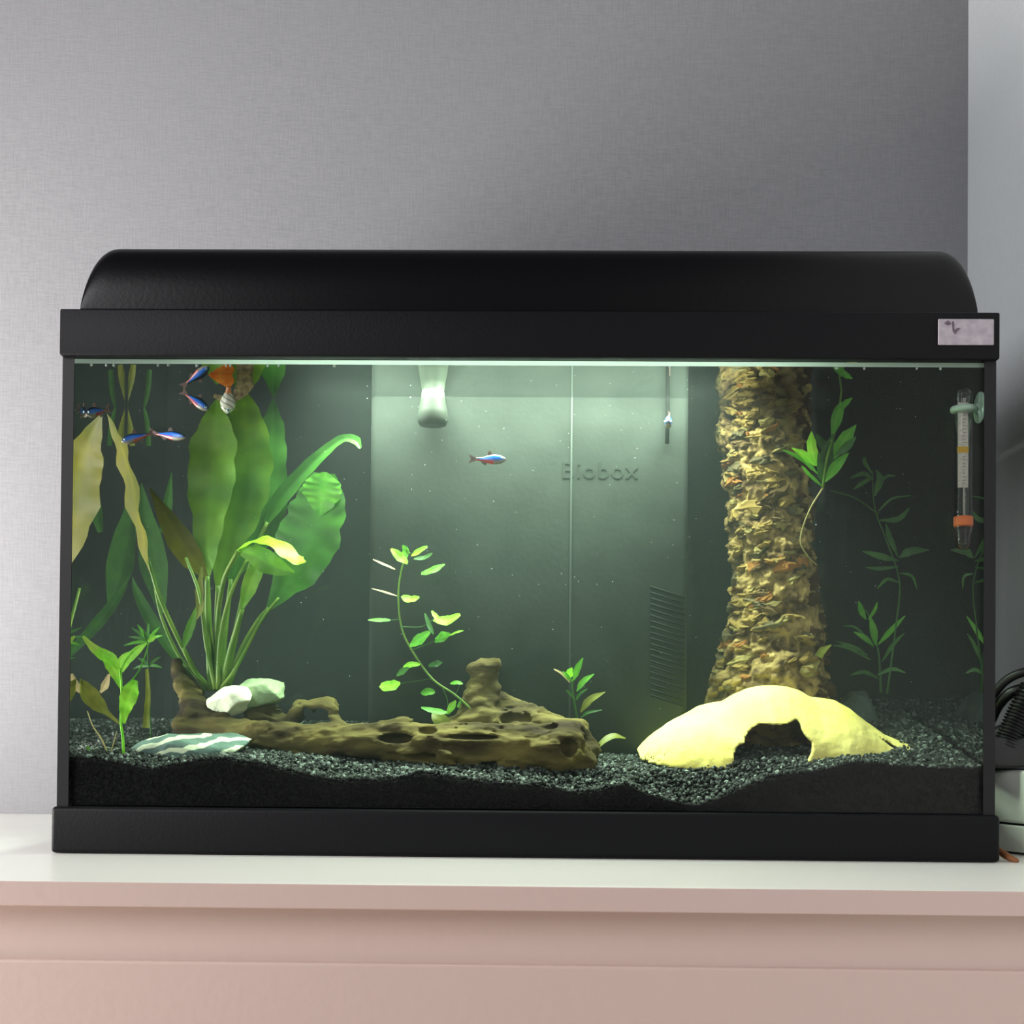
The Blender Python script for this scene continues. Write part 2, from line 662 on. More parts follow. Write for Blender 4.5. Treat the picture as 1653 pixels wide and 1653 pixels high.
struct(obj('wall_back', *box(-2.4, XW + 0.1, YW, YW + 0.1, FLOOR, 1.7), M['wall'], smooth=False))
struct(obj('wall_right', *box(XW, XW + 0.1, -3.0, YW, FLOOR, 1.7), M['wall_r'], smooth=False))
struct(obj('floor', *box(-2.4, XW, -3.0, YW, FLOOR - 0.05, FLOOR), M['floor'], smooth=False))

# cabinet under the tank
YB, TB = -0.178, 0.0176
cab = empty('cabinet', (-0.15, 0.11, FLOOR))
tag(cab, 'pale pinkish painted cabinet with a flat drawer front, under the aquarium', 'cabinet')
obj('carcass', *box(-0.95, 0.505, YB + 0.0322, 0.395, FLOOR + 0.05, -TB, 0.0015), M['cab'], cab, smooth=False)
obj('frieze_panel', *box(-0.94, 0.50, YB + 0.0245, YB + 0.032, -0.0640, -TB - 0.0002, 0.0008), M['cab'], cab, smooth=False)
obj('drawer_front', *box(-0.94, 0.50, YB + 0.0205, YB + 0.0320, -0.290, -0.0602, 0.0020), M['cab'], cab, smooth=False)
obj('drawer_front', *box(-0.94, 0.50, YB + 0.0205, YB + 0.0320, -0.520, -0.2925, 0.0015), M['cab'], cab, smooth=False)
top = obj('worktop', *box(-0.97, XW - 0.002, YB, YW - 0.001, -TB, 0.0, 0.0008), M['cabtop'], smooth=False)
# its front edge has the same paint as the cabinet
top.data.materials.append(M['cab'])
for p in top.data.polygons:
    if p.normal.y < -0.5:
        p.material_index = 1
tag(top, 'white continuous cabinet top board carrying the aquarium', 'worktop')

# ------------------------------------------------------------------ the tank
HX, TD = 0.400, 0.290
ZB, ZC, ZCT = 0.0401, 0.4276, 0.4676
HBX, HCX = 0.4035, 0.4018
tank = empty('aquarium', (0, TD / 2, 0))
tag(tank, 'large rectangular glass fish tank with black base frame and black corner seams', 'aquarium')


def ring(x0, x1, y0, y1, z0, z1, t, bev=0.0015):
    return join([box(x0, x1, y0, y0 + t, z0, z1, bev), box(x0, x1, y1 - t, y1, z0, z1, bev),
                 box(x0, x0 + t, y0 + t * .5, y1 - t * .5, z0, z1, bev), box(x1 - t, x1, y0 + t * .5, y1 - t * .5, z0, z1, bev)])


obj('base_frame', *box(-HBX, HBX, -0.006, TD + 0.006, 0.0004, ZB, 0.0035, 4), M['black'], tank)
G = 0.005
obj('front_pane', *box(-HX, HX, 0, G, ZB, ZC + .02), M['glass'], tank, smooth=False)
obj('back_pane', *box(-HX, HX, TD - G, TD, ZB, ZC + .02), M['backfilm'], tank, smooth=False)
obj('side_pane', *box(-HX, -HX + G, G + .0002, TD - G - .0002, ZB, ZC + .02), M['side_glass'], tank, smooth=False)
obj('side_pane', *box(HX - G, HX, G + .0002, TD - G - .0002, ZB, ZC + .02), M['side_glass'], tank, smooth=False)
for sx in (-1, 1):
    for yy in (0, 1):
        xa, xb = sorted((sx * (HX + 0.0006), sx * (HX - 0.0093)))
        if yy == 0:
            q = box(xa, xb, -0.0006, 0.0003, ZB, ZC + .01)
            q2 = box(*(sorted((sx * (HX + 0.0006), sx * (HX + 0.0001)))), 0, 0.008, ZB, ZC + .01)
        else:
            q = box(xa, xb, TD, TD + 0.0006, ZB, ZC + .01)
            q2 = box(*(sorted((sx * (HX + 0.0006), sx * (HX + 0.0001)))), TD - 0.008, TD, ZB, ZC + .01)
        obj('corner_seam', *join([q, q2]), M['silicone'], tank, smooth=False)
obj('lit_waterline', *box(-HX + G + .001, HX - G - .001, G + .0002, 0.0125, ZC - 0.0040, ZC - 0.0002, 0.0004), M['waterline_strip'], tank, smooth=False)  # added strip that stands in for the bright waterline

# hood: frame, rounded lid, grip, badge, lamp
hood = empty('aquarium_hood', (0, TD / 2, ZC))
tag(hood, 'black plastic hood with rounded lid closing the top of the fish tank', 'aquarium hood')
obj('hood_frame', *ring(-HCX, HCX, -0.006, TD + 0.006, ZC, ZCT, 0.012, 0.0016), M['black'], hood)
obj('hood_deck', *box(-HCX + 0.004, HCX - 0.004, 0.0, TD, ZCT - 0.006, ZCT - 0.0006), M['black'], hood, smooth=False)


def lidmesh(x0, x1, y0, y1, z0, z1, rx, ry):
    """rounded lid: quarter-round ends and front"""
    nx, ny = 96, 28
    V, F = [], []
    us = np.concatenate([x0 + rx * (1 - np.cos(np.linspace(0, math.pi / 2, 16))), np.linspace(x0 + rx, x1 - rx, 10)[1:-1],
                         x1 - rx * (1 - np.cos(np.linspace(math.pi / 2, 0, 16)))])
    vs = np.concatenate([y0 + ry * (1 - np.cos(np.linspace(0, math.pi / 2, 12))), np.linspace(y0 + ry, y1 - ry, 6)[1:-1],
                         y1 - ry * (1 - np.cos(np.linspace(math.pi / 2, 0, 12)))])
    H = z1 - z0
    for x in us:
        ax = max(0, (x0 + rx - x) / rx, (x - (x1 - rx)) / rx)
        for y in vs:
            ay = max(0, (y0 + ry - y) / ry, (y - (y1 - ry)) / ry)
            h = (max(0, 1 - ax ** 2.5)) ** (1 / 2.5) * (max(0, 1 - ay ** 2.5)) ** (1 / 2.5)
            V.append((x, y, z0 + H * h))
    n, k = len(us), len(vs)
    for i in range(n - 1):
        for j in range(k - 1):
            F.append([i * k + j, (i + 1) * k + j, (i + 1) * k + j + 1, i * k + j + 1])
    b0 = len(V)
    per = [i * k for i in range(n)] + [(n - 1) * k + j for j in range(1, k)] + [i * k + k - 1 for i in range(n - 2, -1, -1)] + [j for j in range(k - 2, 0, -1)]
    for i in per:
        V.append((V[i][0], V[i][1], z0 - 0.001))
    m = len(per)
    for i in range(m):
        F.append([per[i], b0 + i, b0 + (i + 1) % m, per[(i + 1) % m]])
    F.append([b0 + i for i in range(m)])
    return np.array(V), F


LX0, LX1 = P(133, 495, 0.014)[0], P(1575, 500, 0.014)[0]
obj('lid_rim', *box(LX0, LX1, 0.010, TD - 0.01, ZCT - 0.0008, ZCT + 0.0042, 0.0012), M['blacklid'], hood)
lid = obj('lid', *lidmesh(LX0, LX1, 0.009, TD - 0.006, ZCT + 0.0052, P(800, 413, 0.05)[2], 0.029, 0.034), M['blacklid'], hood)
# finger grip: a crescent rib with its hollow on the lid's front
ga, gb = P(797, 484, 0.008), P(886, 484, 0.008)
gx, gw = (ga[0] + gb[0]) / 2, (gb[0] - ga[0]) / 2
pts = [(gx + gw * math.cos(t), 0.0095 + 0.010 * math.sin(t) * .55, ZCT + 0.006 + 0.0145 * math.sin(t)) for t in np.linspace(math.pi, 0, 9)]
obj('finger_grip', *tube(pts, [0.0006, 0.0012, 0.0006], 30, 8), M['black'], hood)
# badge
ba, bb = P(1514, 515, -0.0065), P(1604, 557.5, -0.0065)
badge = obj('badge', *box(ba[0], bb[0], -0.0078, -0.0058, bb[2], ba[2], 0.0009), M['badge'], hood)
mk = []
for poly in ([(1531, 517), (1536, 523), (1529, 525), (1524, 521)], [(1537, 519), (1540, 519), (1541, 538), (1538, 534)],
             [(1540, 533), (1546, 529), (1551, 530), (1546, 534), (1542, 540)]):
    q = [P(x, y, -0.0082) for x, y in poly]
    q2 = [v + np.array([0, 0.0007, 0]) for v in q]
    n = len(q)
    mk.append((np.array(q + q2), [list(range(n)), list(range(n, 2 * n))[::-1]] + [[i, (i + 1) % n, n + (i + 1) % n, n + i] for i in range(n)]))
obj('badge_mark', *join(mk), M['badge_mark'], badge, smooth=False)
obj('lamp_tube', *tube([(-0.23, 0.12, 0.4605 + .004), (0.29, 0.12, 0.4605 + .004)], 0.003, 4, 12), M['lamp'], hood)

# ------------------------------------------------------------------ gravel
prof_px = [(105, 1222), (160, 1224), (200, 1229), (245, 1240), (290, 1232), (330, 1226), (360, 1222), (420, 1231), (470, 1246), (540, 1260), (600, 1259), (640, 1254),
           (680, 1246), (730, 1254), (800, 1260), (870, 1266), (920, 1276), (945, 1281), (975, 1275), (1008, 1266), (1050, 1281),
           (1099, 1297), (1126, 1300), (1166, 1285), (1217, 1263), (1257, 1251), (1308, 1246), (1356, 1236), (1395, 1231), (1474, 1236), (1610, 1240)]
_fx = np.array([P(a, b, 0.006)[0] for a, b in prof_px])
_fz = np.array([P(a, b, 0.006)[2] for a, b in prof_px])
_bx = np.array([-.4, -.2, 0, .1, .2, .3, .4])
_bz = np.array([.112, .112, .108, .108, .125, .142, .140])


def gz(x, y):
    x, y = np.asarray(x, float), np.asarray(y, float)
    f = np.interp(x, _fx, _fz)
    mid = np.interp(x, [-.4, -.1, .1, .16, .4], [.085, .074, .074, .080, .080])
    k = np.clip((y - .006) / .035, 0, 1)
    k = k * k * (3 - 2 * k)
    f = f * (1 - k) + k * (mid * .7 + f * .3)
    t = np.clip((y - 0.006) / 0.265, 0, 1)
    b = np.interp(x, _bx, _bz)
    z = f * (1 - t) + b * t
    return z + 0.0016 * fbm(x * 28, y * 28, x * 0, 3, 5)


GX0, GX1, GY0, GY1 = -HX + G + .0015, HX - G - .0015, G + .0012, TD - G - .001
nx, ny = 260, 90
xs, ys = np.linspace(GX0, GX1, nx), np.linspace(GY0, GY1, ny)
XX, YY = np.meshgrid(xs, ys, indexing='ij')
ZZ = gz(XX, YY) - 0.0012
V = np.stack([XX, YY, ZZ], -1).reshape(-1, 3)
F = [[i * ny + j, (i + 1) * ny + j, (i + 1) * ny + j + 1, i * ny + j + 1] for i in range(nx - 1) for j in range(ny - 1)]
per = [i * ny for i in range(nx)] + [(nx - 1) * ny + j for j in range(1, ny)] + [i * ny + ny - 1 for i in range(nx - 2, -1, -1)] + list(range(ny - 2, 0, -1))
b0 = len(V)
V = np.vstack([V, np.array([(V[i][0], V[i][1], ZB + .0008) for i in per])])
m_ = len(per)
F += [[per[i], b0 + i, b0 + (i + 1) % m_, per[(i + 1) % m_]] for i in range(m_)] + [[b0 + i for i in range(m_)]]
bed = empty('gravel_bed', (0, TD / 2, ZB))
tag(bed, 'bed of fine dark green-black gravel covering the bottom of the tank', 'gravel', kind='stuff')
obj('gravel_base', V, F, M['sand'], bed)
# single grains, one joined mesh
ico_t = (1 + 5 ** .5) / 2
ICO = np.array([(-1, ico_t, 0), (1, ico_t, 0), (-1, -ico_t, 0), (1, -ico_t, 0), (0, -1, ico_t), (0, 1, ico_t), (0, -1, -ico_t), (0, 1, -ico_t),
                (ico_t, 0, -1), (ico_t, 0, 1), (-ico_t, 0, -1), (-ico_t, 0, 1)]) / 1.9
ICOF = np.array([(0, 11, 5), (0, 5, 1), (0, 1, 7), (0, 7, 10), (0, 10, 11), (1, 5, 9), (5, 11, 4), (11, 10, 2), (10, 7, 6), (7, 1, 8),
                 (3, 9, 4), (3, 4, 2), (3, 2, 6), (3, 6, 8), (3, 8, 9), (4, 9, 5), (2, 4, 11), (6, 2, 10), (8, 6, 7), (9, 8, 1)])


def grains(C, R, tint):
    n = len(C)
    jit = 1 + 0.35 * (rng.random((n, 12, 1)) - .5)
    sc = R[:, None, None] * (0.7 + 0.6 * rng.random((n, 1, 3)))
    q = rng.normal(size=(n, 4))
    q /= np.linalg.norm(q, axis=1)[:, None]
    w, x, y, z = q.T
    Rm = np.stack([np.stack([1 - 2 * (y * y + z * z), 2 * (x * y - z * w), 2 * (x * z + y * w)], -1),
                   np.stack([2 * (x * y + z * w), 1 - 2 * (x * x + z * z), 2 * (y * z - x * w)], -1),
                   np.stack([2 * (x * z - y * w), 2 * (y * z + x * w), 1 - 2 * (x * x + y * y)], -1)], 1)
    V = ICO[None] * jit * sc
    V = np.einsum('nij,nkj->nki', Rm, V) + C[:, None, :]
    F = (ICOF[None] + 12 * np.arange(n)[:, None, None]).reshape(-1, 3)
    return V.reshape(-1, 3), F, np.repeat(tint, 12, axis=0)


n = 27000
cy = GY0 + .002 + (GY1 - GY0 - .004) * rng.random(n) ** 1.35
cx = GX0 + .002 + (GX1 - GX0 - .004) * rng.random(n)
R_ = 0.0010 + 0.0012 * rng.random(n)
cz = gz(cx, cy) + R_ * (rng.random(n) * 0.9 - .2)
g = rng.random(n)
v = 0.022 + 0.07 * g ** 2 + np.where(rng.random(n) < 0.13, 0.20, 0)
tint = np.stack([v * .82, v * 1.0, v * .86, np.ones(n)], 1)
A = grains(np.stack([cx, cy, cz], 1), R_, tint)
n = 9000
cx = GX0 + .002 + (GX1 - GX0 - .004) * rng.random(n)
top_z = gz(cx, np.full(n, GY0))
cz = ZB + .002 + (top_z - ZB - .002) * rng.random(n)
R_ = 0.0009 + 0.0007 * rng.random(n)
v = 0.006 + 0.010 * rng.random(n) ** 3  # unlit front section: shade put into the grains as a darker tint
tint = np.stack([v, v, v, np.ones(n)], 1)
Bq = grains(np.stack([cx, np.full(n, GY0 + .0006), cz], 1), R_, tint)
Vg = np.vstack([A[0], Bq[0]])
Vg[:, 1] = np.maximum(Vg[:, 1], G + .0009)
gr = obj('gravel_grains', Vg, np.vstack([A[1], Bq[1] + len(A[0])]), M['gravel'], bed, smooth=False, colors=np.vstack([A[2], Bq[2]]))
gr['kind'] = 'stuff'

# ------------------------------------------------------------------ inside filter box
FY = 0.112
fa, fb = P(598, 700, FY), P(1112, 700, FY)
fil = empty('filter_box', ((fa[0] + fb[0]) / 2, (FY + TD) / 2, 0.085))
tag(fil, 'dark grey-green box filter standing against the back wall with embossed lettering', 'filter')
obj('filter_body', *box(fa[0], fb[0], FY, TD - G - .001, 0.075, 0.440, 0.006, 4), M['filter'], fil)
sx_ = P(922, 800, FY)[0]
obj('lid_seam', *box(sx_ - .0009, sx_ + .0009, FY - .0009, FY + .001, 0.10, 0.438, 0.0003), M['seam'], fil)
cu = bpy.data.curves.new('lettering', 'FONT')
cu.body = 'Biobox'
cu.size = 0.024
cu.extrude = 0.0003
cu.bevel_depth = 0.00015
cu.space_character = 1.12
cu.align_x = 'CENTER'
to = bpy.data.objects.new('tmp_text', cu)
COL.objects.link(to)
dg = bpy.context.evaluated_depsgraph_get()
tm = bpy.data.meshes.new_from_object(to.evaluated_get(dg))
TV = np.array([v.co[:] for v in tm.vertices])
TF = [list(p.vertices) for p in tm.polygons]
bpy.data.objects.remove(to)
la, lb = P(908, 772, FY), P(1030, 772, FY)
TV = TV - [(TV[:, 0].min() + TV[:, 0].max()) / 2, 0, 0]
TV = TV * ((lb[0] - la[0]) / (TV[:, 0].max() - TV[:, 0].min()))
TV = np.stack([TV[:, 0] + (la[0] + lb[0]) / 2, FY - 0.0002 - TV[:, 2], TV[:, 1] + la[2]], 1)
obj('lettering', TV, TF, M['filter'], fil, smooth=False)
sl = []
for k in range(20):
    yy = 955 + k * 9.2
    c0, c1 = P(1050, yy - 8, FY), P(1105, yy + 10, FY)
    sl.append(tube([c0 + [0, -.0006, 0], c1 + [0, -.0006, 0]], 0.0010, 3, 6))
vs_ = obj('vent_slats', *join(sl), M['filter_dark'], fil)
vs_['kind'] = 'stuff'
# outlet spout
oc = P(698, 640, 0.085)
spout = tag(obj('filter_outlet', *join([
    lathe((oc[0], 0.092, P(698, 688, .092)[2]), [(0.0075, 0), (0.0125, 0.001), (0.0145, 0.006), (0.0135, 0.014), (0.0115, 0.024), (0.0105, 0.032), (0.0085, 0.0325), (0.0085, 0.03)], 28),
    box(oc[0] - .008, oc[0] + .008, 0.097, FY - .0005, P(698, 640, .1)[2] - .004, P(698, 640, .1)[2] + .008, .002)]), M['spout']),
    'small pale outlet spout on the filter box, just under the water surface', 'filter spout')
# slim dark rod at the filter's right edge
r0, r1 = P(1078, 610, FY - .004), P(1077, 716, FY - .004)
tag(obj('air_tube', *tube([r0, r1], 0.0019, 4, 10), M['filter_dark']), 'short thin dark tube hanging on the right part of the filter box', 'tube')

# ------------------------------------------------------------------ water
WZ = 0.4234
wt = obj('water', *box(-HX + G + .0004, HX - G - .0004, G + .0001, TD - G - .0002, ZB + .0004, WZ), M['water'], smooth=False)
tag(wt, 'slightly cloudy green water filling the fish tank', 'water', kind='stuff')

# ------------------------------------------------------------------ cork bark trunk
TY = 0.150
tl_px = [(560, 1150), (640, 1152), (700, 1157), (770, 1166), (850, 1176), (930, 1180), (980, 1174), (1040, 1163), (1090, 1148), (1150, 1132), (1200, 1120)]
tr_px = [(560, 1304), (640, 1304), (700, 1306), (770, 1310), (850, 1312), (930, 1318), (980, 1325), (1040, 1334), (1090, 1342), (1150, 1350), (1200, 1356)]
zt = np.array([P(1230, y, TY)[2] for y, _ in tl_px])[::-1]
xl = np.array([P(x, y, TY)[0] for y, x in tl_px])[::-1]
xr = np.array([P(x, y, TY)[0] for y, x in tr_px])[::-1]
trunk = empty('cork_bark_trunk', (P(1235, 1150, TY)[0], TY, 0.10))
tag(trunk, 'tall rough ochre cork bark trunk rising behind the yellow cave', 'bark trunk')
Z0, Z1 = 0.085, 0.434
nr, nc = 300, 190
th = np.linspace(0, 2 * math.pi, nc, endpoint=False)
zz = np.linspace(Z0, Z1, nr)
TT, ZG = np.meshgrid(th, zz)
cx = (np.interp(ZG, zt, xl) + np.interp(ZG, zt, xr)) / 2
rr = (np.interp(ZG, zt, xr) - np.interp(ZG, zt, xl)) / 2
ux, uy = np.cos(TT), np.sin(TT)
led = vnoise(ux * 3.2 + 10, uy * 3.2 + 20, ZG * 80 + .5 * vnoise(ux * 3, uy * 3, ZG * 20), 3)
fine = fbm(ux * 9 + 5, uy * 9, ZG * 190, 3, 9)
lump = fbm(ux * 1.6 + 3, uy * 1.6, ZG * 22, 2, 12)
led = np.sign(led) * np.abs(led) ** 0.6
r2 = rr * (0.93 + 0.04 * lump) + 0.0038 * led + 0.0034 * fine - 0.001
V = np.stack([cx + r2 * ux, TY + r2 * uy * 1.0, ZG], -1).reshape(-1, 3)
F = [[i * nc + j, i * nc + (j + 1) % nc, (i + 1) * nc + (j + 1) % nc, (i + 1) * nc + j] for i in range(nr - 1) for j in range(nc)]
F.append([(nr - 1) * nc + j for j in range(nc)])
obj('bark_core', V, F, M['bark_core'], trunk)


def plate_mesh(k):
    """a broken chip of cork with a ragged outline, wider than high"""
    r = np.random.default_rng(100 + k)
    m = 11
    V, F = [], []
    ang = np.linspace(0, 2 * math.pi, m, endpoint=False) + r.random(m) * .5
    ra = 0.45 + 0.85 * r.random(m)
    for lev, (s, d) in enumerate(((1.05, -0.6), (1.0, 0.35), (0.55, 0.75))):
        for a, q in zip(ang, ra):
            q2 = q * (1 + .25 * (r.random() - .5))
            V.append((q2 * s * math.cos(a), -d + 0.7 * (r.random() - .5) * (lev > 0), q2 * s * math.sin(a)))
    V.append((0.1 * r.random(), -0.7 - .3 * r.random(), 0.1 * r.random()))
    for l in (0, 1):
        for j in range(m):
            F.append([l * m + j, l * m + (j + 1) % m, (l + 1) * m + (j + 1) % m, (l + 1) * m + j])
    for j in range(m):
        F.append([2 * m + j, 2 * m + (j + 1) % m, 3 * m])
    return mesh_of('bark_plate', V, F, None, False)


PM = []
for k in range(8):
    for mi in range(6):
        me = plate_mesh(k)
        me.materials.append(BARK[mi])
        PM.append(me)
cnt = 0
base = wloc(trunk)
while cnt < 290:
    z = Z0 + 0.015 + (Z1 - Z0 - .02) * random.random()
    a = math.radians(random.uniform(178, 372))
    cxx = (np.interp(z, zt, xl) + np.interp(z, zt, xr)) / 2
    r_ = (np.interp(z, zt, xr) - np.interp(z, zt, xl)) / 2
    wdt = random.uniform(0.004, 0.013)
    hgt = wdt * random.uniform(0.22, 0.62)
    rad = r_ * 0.95 - 0.0005
    mi = random.choices(range(5), (28, 26, 14, 18, 14))[0]
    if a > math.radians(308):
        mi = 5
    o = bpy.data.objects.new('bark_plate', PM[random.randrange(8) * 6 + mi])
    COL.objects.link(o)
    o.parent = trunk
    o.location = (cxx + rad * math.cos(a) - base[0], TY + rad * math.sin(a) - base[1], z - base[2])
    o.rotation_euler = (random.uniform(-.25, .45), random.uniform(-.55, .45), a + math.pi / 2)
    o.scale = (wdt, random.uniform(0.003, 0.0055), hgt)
    cnt += 1

# ------------------------------------------------------------------ yellow cave
CYc = 0.092
sil = [(1030, 1214), (1040, 1202), (1060, 1184), (1095, 1161), (1130, 1143), (1150, 1137), (1170, 1134), (1188, 1122), (1205, 1113), (1235, 1107), (1262, 1107), (1285, 1113),
       (1310, 1125), (1350, 1132), (1372, 1144), (1400, 1166), (1430, 1187), (1455, 1197), (1480, 1204), (1497, 1212), (1506, 1220)]
cxs = np.array([P(a, b, CYc)[0] for a, b in sil])
czs = np.array([P(a, b, CYc)[2] for a, b in sil])
zfloor = lambda Y: 0.0725 + (Y - 0.025) * 0.20
base_c = zfloor(CYc)
hh = np.maximum(czs - base_c, 0.0005)
open_px = [(1183, 1262), (1186, 1218), (1192, 1206), (1203, 1200), (1209, 1186), (1218, 1175), (1232, 1168), (1248, 1170), (1262, 1170), (1275, 1168), (1290, 1162),
           (1295, 1166), (1297, 1180), (1303, 1190), (1311, 1198), (1310, 1212), (1304, 1224), (1303, 1240), (1306, 1262)]
OP = np.array([P(a, b, 0.032)[[0, 2]] for a, b in open_px])


def poly_sd(x, z, Pn):
    d = np.full(x.shape, 1e9)
    s = np.ones(x.shape)
    N = len(Pn)
    for i in range(N):
        a, b = Pn[i], Pn[i - 1]
        ex, ez = b[0] - a[0], b[1] - a[1]
        wx, wz = x - a[0], z - a[1]
        t = np.clip((wx * ex + wz * ez) / (ex * ex + ez * ez), 0, 1)
        d = np.minimum(d, (wx - ex * t) ** 2 + (wz - ez * t) ** 2)
        c1, c2, c3 = z >= a[1], z < b[1], ex * wz > ez * wx
        s = np.where((c1 & c2 & c3) | (~c1 & ~c2 & ~c3), -s, s)
    return s * np.sqrt(d)


def cave_f(x, y, z):
    h = np.interp(x, cxs, hh, left=0.0003, right=0.0003)
    dY = 0.068 * np.sqrt(np.clip(h / hh.max(), 1e-4, 1)) ** 0.9
    zb = zfloor(y)

    def dome(dh, dd):
        H, D = np.maximum(h - dh, .0005), np.maximum(dY - dd, .0005)
        q = np.sqrt(((y - CYc) / D) ** 2 + (np.maximum(z - zb, 0) / H) ** 2)
        return (q - 1) * np.minimum(H, D) * 0.9
    o = dome(0, 0) + 0.0007 * fbm(x * 60, y * 60, z * 60, 3, 2)
    i = dome(.004, .004)
    s = np.maximum(o, -i)
    s = np.maximum(s, (zb - .001) - z)
    e = np.maximum(cxs[0] - x, x - cxs[-1])
    s = np.maximum(s, e)
    op = np.maximum(poly_sd(x, z, OP) + .0006 * vnoise(x * 300, y * 0, z * 300, 8), y - CYc)
    s = np.maximum(s, -op)
    sl1 = np.sqrt(((x - SL[0]) * .85 + (z - SL[2]) * .55) ** 2 / .009 ** 2 + ((z - SL[2]) * .85 - (x - SL[0]) * -.55) ** 2 / .0017 ** 2) - 1
    s = np.maximum(s, -np.maximum(sl1 * .003, y - CYc))
    return s


SL = P(1452, 1213, 0.07)
V, F = surface_nets(cave_f, (cxs[0] - .004, CYc - .075, 0.062), (cxs[-1] + .004, CYc + .075, czs.max() + .006), 0.0016)
tag(obj('cave_ornament', V, F, M['cave']), 'bright yellow hollow shell cave with a dark ragged doorway, on the gravel', 'cave ornament')

# ------------------------------------------------------------------ driftwood
DW = []


def chain(pts):
    for a, b in zip(pts[:-1], pts[1:]):
        DW.append((P(*a[:3]), P(*b[:3]), PX(a[3], a[2]), PX(b[3], b[2])))


chain([(283, 1072, .13, 9), (297, 1105, .125, 16), (318, 1150, .115, 24), (360, 1183, .10, 27), (430, 1192, .085, 27), (520, 1200, .075, 29), (600, 1202, .065, 34),
       (690, 1208, .055, 36), (760, 1210, .05, 37), (840, 1212, .05, 42), (905, 1215, .05, 44), (925, 1228, .052, 38)])
chain([(318, 1150, .115, 20), (300, 1178, .10, 20), (330, 1200, .09, 20), (380, 1205, .085, 22)])
chain([(600, 1185, .08, 16), (650, 1175, .085, 15), (675, 1190, .08, 12)])
chain([(700, 1190, .09, 18), (780, 1170, .095, 26), (860, 1172, .085, 26), (925, 1190, .07, 26), (945, 1212, .065, 20)])
chain([(770, 1175, .10, 30), (776, 1125, .10, 25), (782, 1092, .10, 24)])
chain([(763, 1090, .095, 10), (782, 1086, .095, 13), (799, 1074, .095, 12)])
chain([(800, 1128, .11, 12), (835, 1146, .105, 10), (880, 1160, .095, 10)])
chain([(470, 1170, .115, 14), (485, 1142, .12, 11), (530, 1142, .12, 10), (548, 1175, .11, 12)])
chain([(410, 1160, .12, 14), (440, 1155, .125, 16), (470, 1172, .12, 12)])
chain([(745, 1245, .03, 8), (720, 1225, .035, 12), (660, 1215, .045, 14)])
HOLES = [((640, 1192), .035, 29, 8.5, 26), ((917, 1207), .018, 15, 16, 16), ((834, 1162), .062, 27, 14, 22), ((886, 1174), .045, 16, 7, 16), ((690, 1180), .06, 16, 8, 18),
         ((745, 1243), .022, 40, 8, 22), ((762, 1190), .03, 44, 4.5, 14), ((520, 1151), .11, 13, 10, 24), ((497, 1150), .11, 8, 10, 24),
         ((445, 1150), .105, 20, 9, 18), ((570, 1228), .045, 60, 9, 16), ((680, 1222), .022, 34, 7, 12), ((430, 1222), .058, 60, 9, 16), ((790, 1233), .014, 18, 14, 12)]


def wood_base(x, y, z):
    d = None
    for a, b, ra, rb in DW:
        ab = b - a
        t = np.clip(((x - a[0]) * ab[0] + (y - a[1]) * ab[1] + (z - a[2]) * ab[2]) / (ab @ ab), 0, 1)
        q = np.sqrt((x - a[0] - ab[0] * t) ** 2 + (y - a[1] - ab[1] * t) ** 2 + (z - a[2] - ab[2] * t) ** 2) - (ra + (rb - ra) * t)
        if d is None:
            d = q
        else:
            k = 0.005
            h = np.clip(0.5 + 0.5 * (d - q) / k, 0, 1)
            d = d * (1 - h) + q * h - k * h * (1 - h)
    return d + 0.0036 * fbm(x * 26, y * 60, z * 70, 3, 31) + 0.0020 * vnoise(x * 60, y * 170, z * 170, 40) + 0.0013 * fbm(x * 150, y * 330, z * 330, 2, 77)


HC = []
for (px, py), Y, rx, rz, ry in HOLES:
    # the hollow sits where the log's skin is
    ysn = np.linspace(0.0, 0.14, 141)
    pp = np.array([P(px, py, yy) for yy in ysn])
    dd = wood_base(pp[:, 0], pp[:, 1], pp[:, 2])
    Ys_ = ysn[int(np.argmax(dd < 0))] if (dd < 0).any() else ysn[int(np.argmin(dd))]
    HC.append((P(px, py, Ys_ + .004), PX(rx, Ys_), PX(ry, Ys_), PX(rz, Ys_)))


def wood_f(x, y, z):
    d = wood_base(x, y, z)
    for c, a_, b_, c_ in HC:
        q = (np.sqrt(((x - c[0]) / a_) ** 2 + ((y - c[1]) / b_) ** 2 + ((z - c[2]) / c_) ** 2) - 1) * min(a_, b_, c_)
        k = 0.002
        h = np.clip(0.5 - 0.5 * (d + q) / k, 0, 1)
        d = d * (1 - h) - q * h + k * h * (1 - h)
    return d


lo = P(262, 1050, .1)
hi = P(975, 1050, .1)
V, F = surface_nets(wood_f, (lo[0], 0.012, 0.055), (hi[0], 0.15, 0.175), 0.0016)
tag(obj('driftwood', V, F, M['wood']), 'long brown driftwood log with hollows and a short stump, lying on the gravel', 'driftwood')


